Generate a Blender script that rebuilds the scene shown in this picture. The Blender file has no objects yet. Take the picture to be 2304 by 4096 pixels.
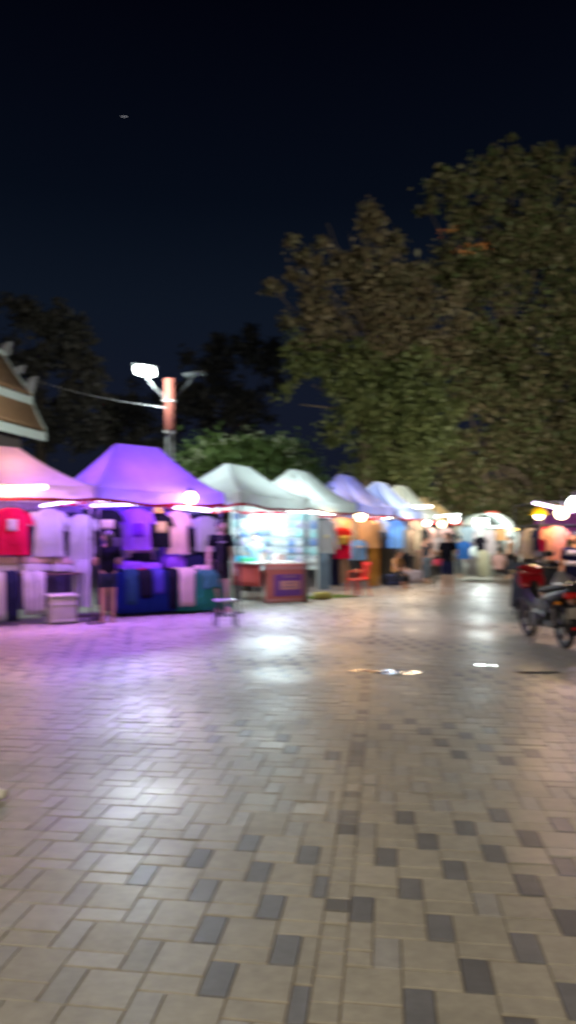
import bpy, bmesh, math, random
from mathutils import Vector, Matrix, Euler, noise
random.seed(7)
PI = math.pi
S = bpy.context.scene
C = S.collection
CAM_H, FPX, HOR, CX = 1.42, 2925.0, 2165.0, 1152.0

# ------------------------------------------------------------------ surveying helpers
def at(px, py, d):
    return Vector(((px-CX)/FPX*d, d, CAM_H+(HOR-py)*d/FPX))
def ground(px, py):
    d = CAM_H*FPX/(py-HOR)
    return Vector(((px-CX)/FPX*d, d, 0))
class Line:
    """front line of a run of stalls: start point, heading (degrees from +Y to +X)"""
    def __init__(s, p, deg):
        a = math.radians(deg)
        s.p = Vector((p[0], p[1], 0)); s.u = Vector((math.sin(a), math.cos(a), 0)); s.v = Vector((-math.cos(a), math.sin(a), 0))
        s.rz = math.atan2(s.u.y, s.u.x)
    def px(s, px, back=0.0):
        k = (px-CX)/FPX; b = s.p+s.v*back
        t = (k*b.y-b.x)/(s.u.x-k*s.u.y)
        return b+s.u*t
    def at(s, t, back=0.0):
        return s.p+s.u*t+s.v*back
LA = Line((-3.28, 12.5), 48)      # pink and purple stalls
LB = Line((-1.28, 14.3), 27.5)    # white stalls and everything beyond

# ------------------------------------------------------------------ materials
MC = {}
def nodes(name):
    m = bpy.data.materials.new(name); m.use_nodes = True
    nt = m.node_tree; nt.nodes.clear()
    o = nt.nodes.new('ShaderNodeOutputMaterial')
    return m, nt, o
def L(nt, a, b): nt.links.new(a, b)
def mat(name, col, rough=0.6, metal=0.0, var=0.25, scale=6.0, bump=0.0, spec=0.4):
    if name in MC: return MC[name]
    m, nt, o = nodes(name)
    p = nt.nodes.new('ShaderNodeBsdfPrincipled')
    tc = nt.nodes.new('ShaderNodeTexCoord'); n = nt.nodes.new('ShaderNodeTexNoise')
    n.inputs['Scale'].default_value = scale; n.inputs['Detail'].default_value = 6
    L(nt, tc.outputs['Object'], n.inputs['Vector'])
    mix = nt.nodes.new('ShaderNodeMix'); mix.data_type = 'RGBA'
    mix.inputs['A'].default_value = (*[c*(1-var) for c in col], 1); mix.inputs['B'].default_value = (*[min(1, c*(1+var)) for c in col], 1)
    L(nt, n.outputs['Fac'], mix.inputs['Factor']); L(nt, mix.outputs['Result'], p.inputs['Base Color'])
    p.inputs['Roughness'].default_value = rough; p.inputs['Metallic'].default_value = metal
    p.inputs['Specular IOR Level'].default_value = spec
    if bump:
        b = nt.nodes.new('ShaderNodeBump'); b.inputs['Strength'].default_value = bump; b.inputs['Distance'].default_value = 0.02
        L(nt, n.outputs['Fac'], b.inputs['Height']); L(nt, b.outputs['Normal'], p.inputs['Normal'])
    L(nt, p.outputs[0], o.inputs[0]); MC[name] = m
    return m
def cloth(name, col, trans=0.25):
    if name in MC: return MC[name]
    m, nt, o = nodes(name)
    tc = nt.nodes.new('ShaderNodeTexCoord'); n = nt.nodes.new('ShaderNodeTexNoise'); n.inputs['Scale'].default_value = 3.5; n.inputs['Detail'].default_value = 5
    L(nt, tc.outputs['Object'], n.inputs['Vector'])
    mix = nt.nodes.new('ShaderNodeMix'); mix.data_type = 'RGBA'
    mix.inputs['A'].default_value = (*[c*.82 for c in col], 1); mix.inputs['B'].default_value = (*[min(1, c*1.1) for c in col], 1)
    L(nt, n.outputs['Fac'], mix.inputs['Factor'])
    wn = nt.nodes.new('ShaderNodeTexNoise'); wn.inputs['Scale'].default_value = 4.5; wn.inputs['Detail'].default_value = 3; wn.inputs['Distortion'].default_value = 1.2; L(nt, tc.outputs['Object'], wn.inputs['Vector'])
    bp = nt.nodes.new('ShaderNodeBump'); bp.inputs['Strength'].default_value = .7; bp.inputs['Distance'].default_value = .05; L(nt, wn.outputs['Fac'], bp.inputs['Height'])
    d = nt.nodes.new('ShaderNodeBsdfDiffuse'); L(nt, bp.outputs[0], d.inputs['Normal']); t = nt.nodes.new('ShaderNodeBsdfTranslucent'); ms = nt.nodes.new('ShaderNodeMixShader')
    L(nt, mix.outputs['Result'], d.inputs[0]); L(nt, mix.outputs['Result'], t.inputs[0])
    ms.inputs[0].default_value = trans
    L(nt, d.outputs[0], ms.inputs[1]); L(nt, t.outputs[0], ms.inputs[2]); L(nt, ms.outputs[0], o.inputs[0]); MC[name] = m
    return m
def emit(name, col, st):
    if name in MC: return MC[name]
    m, nt, o = nodes(name)
    e = nt.nodes.new('ShaderNodeEmission'); e.inputs[0].default_value = (*col, 1); e.inputs[1].default_value = st
    L(nt, e.outputs[0], o.inputs[0]); MC[name] = m
    m.cycles.emission_sampling = 'NONE'
    return m

# ------------------------------------------------------------------ mesh builder
class MB:
    def __init__(s): s.v = []; s.f = []; s.m = []
    def add(s, vs, fs, mi=0):
        b = len(s.v); s.v += [Vector(v) for v in vs]; s.f += [tuple(b+i for i in f) for f in fs]; s.m += [mi]*len(fs)
        return s
    def box(s, c, size, rz=0, bev=0.0, mi=0, rot=None):
        bm = bmesh.new(); bmesh.ops.create_cube(bm, size=1)
        bmesh.ops.scale(bm, vec=size, verts=bm.verts)
        if bev: bmesh.ops.bevel(bm, geom=bm.edges[:], offset=bev, segments=2, affect='EDGES', profile=0.6)
        M = Matrix.Translation(c) @ ((rot.to_matrix() if isinstance(rot, Euler) else Matrix.Rotation(rz, 3, 'Z')).to_4x4())
        bmesh.ops.transform(bm, matrix=M, verts=bm.verts)
        bm.verts.index_update()
        s.add([v.co.copy() for v in bm.verts], [[v.index for v in f.verts] for f in bm.faces], mi); bm.free()
        return s
    def tube(s, pts, r, n=8, mi=0, cap=True):
        pts = [Vector(p) for p in pts]; rs = r if isinstance(r, (list, tuple)) else [r]*len(pts)
        rings = []; up0 = None
        for i, p in enumerate(pts):
            t = (pts[min(i+1, len(pts)-1)]-pts[max(i-1, 0)]).normalized()
            ref = Vector((0, 0, 1)) if abs(t.z) < .95 else Vector((1, 0, 0))
            a = t.cross(ref).normalized(); b = t.cross(a).normalized()
            rings.append([p+(a*math.cos(2*PI*k/n)+b*math.sin(2*PI*k/n))*rs[i] for k in range(n)])
        vs = [v for ring in rings for v in ring]; fs = []
        for i in range(len(pts)-1):
            for k in range(n):
                fs.append((i*n+k, i*n+(k+1) % n, (i+1)*n+(k+1) % n, (i+1)*n+k))
        if cap: fs += [tuple(range(n))[::-1], tuple((len(pts)-1)*n+k for k in range(n))]
        return s.add(vs, fs, mi)
    def rings(s, rings, mi=0, cap=True, closed=True):
        n = len(rings[0]); vs = [v for r in rings for v in r]; fs = []
        for i in range(len(rings)-1):
            for k in range(n if closed else n-1):
                fs.append((i*n+k, i*n+(k+1) % n, (i+1)*n+(k+1) % n, (i+1)*n+k))
        if cap: fs += [tuple(range(n))[::-1], tuple((len(rings)-1)*n+k for k in range(n))]
        return s.add(vs, fs, mi)
    def sphere(s, c, r, n=12, m=8, mi=0):
        r = r if isinstance(r, (list, tuple)) else (r, r, r); c = Vector(c); rg = []
        for i in range(m+1):
            t = max(.02, min(PI-.02, PI*i/m))
            rg.append([c+Vector((r[0]*math.sin(t)*math.cos(2*PI*k/n), r[1]*math.sin(t)*math.sin(2*PI*k/n), -r[2]*math.cos(t))) for k in range(n)])
        return s.rings(rg, mi)
    def torus(s, c, R, r, axis='X', n=24, m=8, mi=0):
        c = Vector(c); rg = []
        for i in range(n):
            a = 2*PI*i/n; ring = []
            for k in range(m):
                b = 2*PI*k/m; rr = R+r*math.cos(b); h = r*math.sin(b)
                q = (h, rr*math.cos(a), rr*math.sin(a)) if axis == 'X' else (rr*math.cos(a), rr*math.sin(a), h)
                ring.append(c+Vector(q))
            rg.append(ring)
        rg.append(rg[0]); return s.rings(rg, mi, cap=False)
    def disc(s, c, r, w, axis='X', n=24, mi=0):
        c = Vector(c); e = Vector((w/2, 0, 0)) if axis == 'X' else Vector((0, 0, w/2))
        def rg(o): return [c+o+(Vector((0, r*math.cos(2*PI*k/n), r*math.sin(2*PI*k/n))) if axis == 'X' else Vector((r*math.cos(2*PI*k/n), r*math.sin(2*PI*k/n), 0))) for k in range(n)]
        return s.rings([rg(-e), rg(e)], mi)
    def sheet(s, grid, th=0.0, mi=0):
        R, N = len(grid), len(grid[0])
        s.add([v for r in grid for v in r], [(i*N+k, i*N+k+1, (i+1)*N+k+1, (i+1)*N+k) for i in range(R-1) for k in range(N-1)], mi)
        return s
    def build(s, name, m, parent=None, smooth=True, solid=0.0, loc=None, rz=0.0):
        me = bpy.data.meshes.new(name); me.from_pydata([tuple(v) for v in s.v], [], s.f)
        ms = m if isinstance(m, (list, tuple)) else [m]
        for x in ms: me.materials.append(x)
        if len(ms) > 1: me.polygons.foreach_set('material_index', s.m)
        bm = bmesh.new(); bm.from_mesh(me); bmesh.ops.recalc_face_normals(bm, faces=bm.faces); bm.to_mesh(me); bm.free()
        if smooth:
            me.polygons.foreach_set('use_smooth', [True]*len(me.polygons)); me.set_sharp_from_angle(angle=math.radians(40))
        o = bpy.data.objects.new(name, me); C.objects.link(o)
        if parent: o.parent = parent
        if loc is not None: o.location = loc
        o.rotation_euler.z = rz
        if solid:
            md = o.modifiers.new('thickness', 'SOLIDIFY'); md.thickness = solid; md.offset = 0
        return o
def tag(o, label, cat, group=None):
    o['label'] = label; o['category'] = cat
    if group: o['group'] = group
    return o
def thing(name, label, cat, loc=(0, 0, 0), rz=0, group=None):
    o = bpy.data.objects.new(name, None); o.empty_display_size = .2; C.objects.link(o); o.location = loc; o.rotation_euler.z = rz
    return tag(o, label, cat, group)
def struct(o, kind='structure'): o['kind'] = kind; return o
def dup(o, loc, rz=None, label=None):
    def cp(x, par):
        c = x.copy(); C.objects.link(c)
        if par: c.parent = par
        for ch in x.children: cp(ch, c)
        return c
    r = cp(o, None); r.location = loc
    if rz is not None: r.rotation_euler.z = rz
    if label: r['label'] = label
    return r
def lamp(kind, loc, col, power, size=(.3, .3), aim=None, spot=None, parent=None, spread=None, name='lamp_light'):
    l = bpy.data.lights.new(name, kind); l.color = col; l.energy = power
    if kind == 'AREA':
        l.shape = 'RECTANGLE'; l.size, l.size_y = size
        l.specular_factor = .35
        if spread: l.spread = math.radians(spread)
    elif kind in ('POINT', 'SPOT'): l.shadow_soft_size = size[0]; l.specular_factor = .6
    if kind == 'SPOT': l.spot_size = math.radians(spot or 90); l.spot_blend = .8
    o = bpy.data.objects.new(name, l); C.objects.link(o); o.location = loc
    if aim is not None: o.rotation_euler = (Vector(aim)-Vector(loc)).to_track_quat('-Z', 'Y').to_euler()
    return o

# ------------------------------------------------------------------ shared materials
M_white_metal = mat('white_painted_steel', (.62, .63, .62), .4, var=.08)
M_leg = mat('grey_leg_steel', (.05, .05, .055), .5, .3, var=.1)
M_dark_metal = mat('dark_steel', (.03, .03, .035), .4, .5)
M_chrome = mat('chrome', (.22, .22, .23), .35, 1.0, var=.05)
M_red_trim = cloth('red_trim', (.5, .03, .05), .2)
M_black = cloth('black_fabric', (.012, .012, .02), .05)
M_navy = cloth('navy_fabric', (.018, .02, .06), .05)
M_skin = mat('skin', (.46, .25, .17), .5, var=.08)
M_skin_pale = mat('pale_skin', (.55, .36, .28), .5, var=.08)
M_hair = mat('black_hair', (.012, .010, .010), .45, var=.3, scale=40)
M_wood = mat('dark_wood', (.09, .055, .04), .55, var=.4, scale=9)
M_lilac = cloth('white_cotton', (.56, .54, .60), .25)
E_violet = emit('violet_tube', (.80, .62, 1.0), 9)
E_white = emit('white_tube', (.92, 1.0, 1.0), 12)
E_warm = emit('warm_bulb', (1.0, .78, .46), 12)
E_amber = emit('amber_bulb', (1.0, .62, .12), 6)

# ------------------------------------------------------------------ sky, camera
w = bpy.data.worlds.new('World'); S.world = w; w.use_nodes = True
nt = w.node_tree; nt.nodes.clear()
wo = nt.nodes.new('ShaderNodeOutputWorld'); bg = nt.nodes.new('ShaderNodeBackground')
tc = nt.nodes.new('ShaderNodeTexCoord'); sx = nt.nodes.new('ShaderNodeSeparateXYZ'); cr = nt.nodes.new('ShaderNodeValToRGB')
L(nt, tc.outputs['Generated'], sx.inputs[0]); L(nt, sx.outputs['Z'], cr.inputs[0]); L(nt, cr.outputs[0], bg.inputs[0]); L(nt, bg.outputs[0], wo.inputs[0])
E = cr.color_ramp.elements
E[0].position = 0.0; E[0].color = (.0085, .0105, .022, 1)
E[1].position = .62; E[1].color = (.0006, .0008, .0035, 1)
for p, c in ((.18, (.0075, .0105, .023)), (.30, (.0052, .0090, .0185)), (.42, (.0022, .0042, .0100))):
    e = E.new(p); e.color = (*c, 1)
bg.inputs[1].default_value = .85
cd = bpy.data.cameras.new('camera'); cam = bpy.data.objects.new('camera', cd); C.objects.link(cam); S.camera = cam
cam.location = (0, 0, CAM_H); cam.rotation_euler = (PI/2, 0, 0)
cd.sensor_fit = 'VERTICAL'; cd.sensor_height = 36; cd.lens = 36*FPX/4096; cd.shift_y = (HOR-2048)/4096; cd.clip_end = 2000; cd.clip_start = .05
cd.dof.use_dof = True; cd.dof.focus_distance = 0.5; cd.dof.aperture_fstop = 13.5; cd.dof.aperture_ratio = 0.33
S.view_settings.view_transform = 'Standard'; S.view_settings.look = 'None'; S.view_settings.exposure = 0; S.view_settings.gamma = 1
S.render.engine = 'CYCLES'
cy = S.cycles; cy.use_denoising = True
try: cy.denoiser = 'OPENIMAGEDENOISE'
except Exception: pass
cy.max_bounces = 6; cy.diffuse_bounces = 3; cy.glossy_bounces = 3; cy.transmission_bounces = 4; cy.sample_clamp_indirect = 4; cy.caustics_reflective = False; cy.caustics_refractive = False

# ------------------------------------------------------------------ ground
def wet_rough(nt, p, lo, hi, scale, obj=True):
    tc = nt.nodes.new('ShaderNodeTexCoord'); n = nt.nodes.new('ShaderNodeTexNoise'); n.inputs['Scale'].default_value = scale; n.inputs['Detail'].default_value = 4
    L(nt, tc.outputs['Object'], n.inputs['Vector'])
    mr = nt.nodes.new('ShaderNodeMapRange'); mr.inputs[1].default_value = .35; mr.inputs[2].default_value = .65; mr.inputs[3].default_value = lo; mr.inputs[4].default_value = hi
    L(nt, n.outputs['Fac'], mr.inputs[0]); L(nt, mr.outputs[0], p.inputs['Roughness'])
    return tc
m, nt, o = nodes('paver_stone'); M_paver = m
p = nt.nodes.new('ShaderNodeBsdfPrincipled'); at_ = nt.nodes.new('ShaderNodeAttribute'); at_.attribute_name = 'stone'
tcn = wet_rough(nt, p, .35, .52, .55)
fn = nt.nodes.new('ShaderNodeTexNoise'); fn.inputs['Scale'].default_value = 14; fn.inputs['Detail'].default_value = 8; fn.inputs['Roughness'].default_value = .7; L(nt, tcn.outputs['Object'], fn.inputs['Vector'])
gn = nt.nodes.new('ShaderNodeTexNoise'); gn.inputs['Scale'].default_value = .9; gn.inputs['Detail'].default_value = 5; L(nt, tcn.outputs['Object'], gn.inputs['Vector'])
ma = nt.nodes.new('ShaderNodeMath'); ma.operation = 'ADD'; L(nt, fn.outputs['Fac'], ma.inputs[0]); L(nt, gn.outputs['Fac'], ma.inputs[1])
mr = nt.nodes.new('ShaderNodeMapRange'); mr.inputs[1].default_value = .7; mr.inputs[2].default_value = 1.3; mr.inputs[3].default_value = .70; mr.inputs[4].default_value = 1.18; L(nt, ma.outputs[0], mr.inputs[0])
vm = nt.nodes.new('ShaderNodeVectorMath'); vm.operation = 'SCALE'; L(nt, at_.outputs['Color'], vm.inputs[0]); L(nt, mr.outputs[0], vm.inputs['Scale']); L(nt, vm.outputs[0], p.inputs['Base Color'])
bp = nt.nodes.new('ShaderNodeBump'); bp.inputs['Strength'].default_value = .25; bp.inputs['Distance'].default_value = .004; L(nt, fn.outputs['Fac'], bp.inputs['Height']); L(nt, bp.outputs[0], p.inputs['Normal'])
p.inputs['Specular IOR Level'].default_value = .45
L(nt, p.outputs[0], o.inputs[0])
M_joint = mat('joint_sand', (.22, .175, .13), .9, var=.3, scale=20)
M_farpave = mat('distant_paving', (.22, .195, .165), .4, var=.25, scale=3)

struct(MB().add([(-400, -60, -.03), (400, -60, -.03), (400, 700, -.03), (-400, 700, -.03)], [(0, 1, 2, 3)]).build('ground', mat('dark_soil', (.035, .03, .025), .95, scale=.4), smooth=False))
struct(MB().add([(-14, -4, -.006), (16, -4, -.006), (16, 23.2, -.006), (-14, 23.2, -.006)], [(0, 1, 2, 3)]).build('paving_bed', M_joint, smooth=False))
struct(MB().add([(-16, 23.2, -.004), (22, 23.2, -.004), (22, 60, -.004), (-16, 60, -.004)], [(0, 1, 2, 3)]).build('far_paving', M_farpave, smooth=False))

def paving():
    u = .097; th = math.radians(7.5); U = Vector((math.cos(th), -math.sin(th))); V = Vector((math.sin(th), math.cos(th)))
    # the seam between two fields of paving runs along V
    seam_x = .053*math.cos(th)-2.15*math.sin(th)
    vs, fs, cols = [], [], []
    g = .0026
    def put(x0, y0, x1, y1, kind, rnd):
        cxp = (x0+x1)/2; cyp = (y0+y1)/2; c = U*cxp+V*cyp
        if c.y < 1.5 or c.y > 23.0 or abs(c.x-.0) > .46*c.y+2.2: return
        x0 += g*.62; x1 -= g*.62; y0 += g*1.3; y1 -= g*1.3
        if x1-x0 < .012: return
        warm = noise.noise(Vector((c.x*.35, c.y*.22, 3)))
        zone = noise.noise(Vector((c.x*.75+.5*c.y, c.y*.55, 21)))
        b = .36*(1+rnd.uniform(-.07, .07))
        col = (b*(1.0+.03*warm), b*(.94+.02*warm), b*(.83-.05*warm))
        if kind == 'N':
            if zone > (.07 if c.x < .1+.155*(c.y-2.15) else .02)+.022*max(0, c.y-4) and rnd.random() < .85: k = rnd.uniform(.13, .19); col = (k*.98, k, k*1.10)
            else: k = rnd.uniform(.31, .39); col = (k*.97, k*.95, k*.92)
        elif kind == 'D': k = rnd.uniform(.11, .2); col = (k*1.02, k*.98, k*.98)
        tx = rnd.gauss(0, .006); ty = rnd.gauss(0, .014); dz = rnd.uniform(-.0012, .0012); bv = .0026
        base = len(vs)
        for (x, y, z) in ((x0, y0, -.008), (x1, y0, -.008), (x1, y1, -.008), (x0, y1, -.008), (x0+bv*.4, y0+bv*.4, -.003), (x1-bv*.4, y0+bv*.4, -.003), (x1-bv*.4, y1-bv*.4, -.003), (x0+bv*.4, y1-bv*.4, -.003),
                          (x0+bv, y0+bv, 0), (x1-bv, y0+bv, 0), (x1-bv, y1-bv, 0), (x0+bv, y1-bv, 0)):
            q = U*x+V*y; vs.append((q.x, q.y, z+dz+(x-cxp)*tx+(y-cyp)*ty)); cols.append((*col, 1))
        for a in (0, 4):
            for k in range(4): fs.append((base+a+k, base+a+(k+1) % 4, base+a+4+(k+1) % 4, base+a+4+k))
        fs.append((base+8, base+9, base+10, base+11))
    rnd = random.Random(11)
    for side, off in ((-1, (0.0, 0.0)), (1, (.6*u, 1.3*u))):
        lim = seam_x+(0 if side < 0 else u)
        for i in range(-150, 190):
            for j in range(-160, 190):
                ox, oy = (2*i-j)*u+off[0], (2*i+3*j)*u+off[1]
                if oy < 1 or oy > 24: continue
                if abs(ox) > 14: continue
                for kind, (a, b, c, d) in (('S', (0, 0, 2, 2)), ('N', (-1, 0, 0, 2)), ('F', (-1, 2, 1, 3))):
                    x0, x1 = ox+a*u, ox+c*u
                    if side < 0:
                        if x0 >= lim: continue
                        x1 = min(x1, lim)
                    else:
                        if x1 <= lim: continue
                        x0 = max(x0, lim)
                    put(x0, oy+b*u, x1, oy+d*u, kind, rnd)
    y = 1.2
    while y < 23:
        h = u*rnd.choice((1, 1, 1.4)); put(seam_x, y, seam_x+u, y+h, 'D' if rnd.random() < .35 else 'F', rnd); y += h
    me = bpy.data.meshes.new('paving'); me.from_pydata(vs, [], fs); me.materials.append(M_paver)
    ca = me.color_attributes.new('stone', 'FLOAT_COLOR', 'POINT'); ca.data.foreach_set('color', [x for c in cols for x in c])
    o = bpy.data.objects.new('paving', me); C.objects.link(o); struct(o)
paving()

m, nt, o = nodes('puddle_water'); M_water = m
p = nt.nodes.new('ShaderNodeBsdfPrincipled'); p.inputs['Base Color'].default_value = (.05, .045, .04, 1); p.inputs['Roughness'].default_value = .06; p.inputs['Specular IOR Level'].default_value = .9
tcn = nt.nodes.new('ShaderNodeTexCoord'); n = nt.nodes.new('ShaderNodeTexNoise'); n.inputs['Scale'].default_value = 5; n.inputs['Detail'].default_value = 2; L(nt, tcn.outputs['Object'], n.inputs['Vector'])
b = nt.nodes.new('ShaderNodeBump'); b.inputs['Strength'].default_value = .35; b.inputs['Distance'].default_value = .05; L(nt, n.outputs['Fac'], b.inputs['Height']); L(nt, b.outputs[0], p.inputs['Normal'])
L(nt, p.outputs[0], o.inputs[0])
def puddle(px0, px1, py, dep, seed, name='puddle'):
    a, bb = ground(px0, py), ground(px1, py); c = (a+bb)/2; rx = (bb-a).length/2
    pts = []
    for k in range(40):
        t = 2*PI*k/40; r = 1+.45*noise.noise(Vector((math.cos(t)*1.3, math.sin(t)*1.3, seed)))+.12*noise.noise(Vector((math.cos(t)*4, math.sin(t)*4, seed)))
        pts.append((rx*r*math.cos(t), dep*r*math.sin(t), 0))
    ob = MB().add(pts+[(0, 0, 0)], [(k, (k+1) % 40, 40) for k in range(40)]).build(name, M_water, loc=(c.x, c.y, .004)); struct(ob)
puddle(1490, 1700, 2690, .13, 2.2); puddle(1395, 1500, 2684, .05, 4.1); puddle(1880, 1990, 2662, .06, 5); puddle(2040, 2260, 2690, .06, 6.4); puddle(1850, 1975, 2322, .8, 3)

# ------------------------------------------------------------------ pop-up canopy tents
def canopy_tent(label, c, rz, W, D, eave, peak, fab, ridge=.9, val=.22, group='pop-up canopies over the stall row', truss=True, seed=0, power=1.35):
    t = thing('canopy_tent', label, 'canopy tent', (c[0], c[1], 0), rz, group)
    mb = MB(); NS, NT = 16, 12
    def per(hw, hd):
        pts = []
        for a, b in (((-hw, -hd), (hw, -hd)), ((hw, -hd), (hw, hd)), ((hw, hd), (-hw, hd)), ((-hw, hd), (-hw, -hd))):
            for k in range(NS): pts.append((a[0]+(b[0]-a[0])*k/NS, a[1]+(b[1]-a[1])*k/NS, k/NS))
        return pts
    rings = []
    for i in range(NT+1):
        f = i/NT; hw = W/2+(ridge/2-W/2)*f; hd = D/2+(.04-D/2)*f
        ring = []
        for (x, y, k) in per(hw, hd):
            z = eave+(peak-eave)*f**power
            z -= .05*math.sin(PI*k)*(1-f)+.05*math.sin(PI*k)*math.sin(PI*f)
            z += .02*noise.noise(Vector((x*2.2, y*2.2, seed)))*(1-f)
            ring.append(Vector((x, y, z)))
        rings.append(ring)
    mb.rings(rings, cap=False)
    mb.add([rings[-1][k] for k in range(len(rings[-1]))], [tuple(range(len(rings[-1])))])
    vr = []
    for q in (0, .5, 1):
        vr.append([Vector((p.x*(1+.004*q)+.012*q*noise.noise(Vector((p.x*5, p.y*5, seed))), p.y*(1+.004*q)+.02*q*noise.noise(Vector((p.y*5, p.x*5, seed+2))), p.z-val*q+.012*q*math.sin(k*.8))) for k, p in enumerate(rings[0])])
    mb.rings(vr, cap=False)
    mb.build('canopy_cover', fab, t)
    sm = MB()
    for c_ in (0, NS, 2*NS, 3*NS): sm.tube([r[c_]+Vector((0, 0, .004)) for r in rings], .009, 5)
    sm.tube([rings[-1][0], rings[-1][NS]], .009, 5); sm.build('seam_tape', mat('seam_tape_grey', (.34, .33, .36), .6), t)
    # red piping sewn along the lower hem
    hem = MB().rings([[p+Vector((0, 0, 0)) for p in vr[2]], [p+Vector((0, 0, -.05)) for p in vr[2]]], cap=False); hem.build('hem_trim', M_red_trim, t, solid=.006)
    for sx_ in (-1, 1):
        for sy in (-1, 1):
            lg = MB().box((sx_*(W/2-.05), sy*(D/2-.05), eave/2), (.026, .026, eave), bev=.004)
            lg.box((sx_*(W/2-.05), sy*(D/2-.05), .01), (.1, .1, .02)); lg.box((sx_*(W/2-.05), sy*(D/2-.05), eave*.62), (.036, .036, .07))
            lg.build('leg', M_leg, t)
    if truss:
        z0, z1 = eave-.30, eave-.04
        for (ax, s_) in (('x', -1), ('x', 1), ('y', -1), ('y', 1)):
            Ln = (W if ax == 'x' else D)-.1; n = 4; b = MB()
            for k in range(n):
                a0, a1 = -Ln/2+Ln*k/n, -Ln/2+Ln*(k+1)/n
                for za, zb in ((z0, z1), (z1, z0)):
                    P = ((a0, s_*(D/2-.05), za), (a1, s_*(D/2-.05), zb)) if ax == 'x' else ((s_*(W/2-.05), a0, za), (s_*(W/2-.05), a1, zb))
                    b.tube(P, .011, 5)
            b.build('truss_bar', M_white_metal, t)
    return t
F_pink = cloth('lamp_tinted_canopy', (.74, .58, .64), .42)  # pink lamp light put into the colour of white cloth
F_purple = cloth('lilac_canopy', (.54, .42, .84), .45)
F_white = cloth('white_canopy', (.66, .72, .70), .40)
F_blue = cloth('blue_canopy', (.26, .34, .86), .5)
F_paleblue = cloth('pale_blue_canopy', (.40, .47, .78), .45)
F_cream = cloth('cream_canopy', (.72, .58, .36), .45)
canopy_tent('pink lit canopy cut off by the left edge, over the red shirt stall', LA.at(-1.42, 1.0), LA.rz, 2.8, 2.0, 2.36, 3.03, F_pink, seed=1, val=.2)
canopy_tent('violet lit canopy with a long flat ridge, in front of the lamp post', LA.at(1.38, 1.0), LA.rz, 2.7, 2.0, 2.36, 3.27, F_purple, seed=2, val=.2)
canopy_tent('pale white canopy right beside the violet one', LB.at(1.72, .72), LB.rz, 3.0, 2.0, 2.40, 3.10, F_white, seed=3)
canopy_tent('white canopy above the red counter and dark jackets, next to the blue canopy', LB.at(4.75, .72), LB.rz, 3.0, 2.0, 2.42, 3.24, F_white, seed=4)
canopy_tent('bright blue canopy with a glowing white left slope', LB.at(7.85, .72), LB.rz, 3.0, 2.0, 2.45, 3.36, F_blue, seed=5)
canopy_tent('dull pale blue canopy just past the bright blue one', LB.at(10.75, .72), LB.rz, 3.0, 2.0, 2.42, 3.36, F_paleblue, seed=6)
canopy_tent('small greyish white canopy below the green foliage, past the pale blue canopy', LB.at(13.7, 1.0), LB.rz, 3.0, 2.0, 2.45, 3.46, F_white, seed=7, truss=False)
canopy_tent('cream canopy glowing warm at the far end of the visible roofs', LB.at(16.9, 1.0), LB.rz, 3.0, 2.0, 2.4, 3.22, F_cream, seed=8, truss=False)
canopy_tent('low white canopy deep in the aisle beyond the cream one', LB.at(20.2, .9), LB.rz, 3.2, 2.2, 2.4, 3.0, F_white, seed=9, truss=False)

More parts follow.
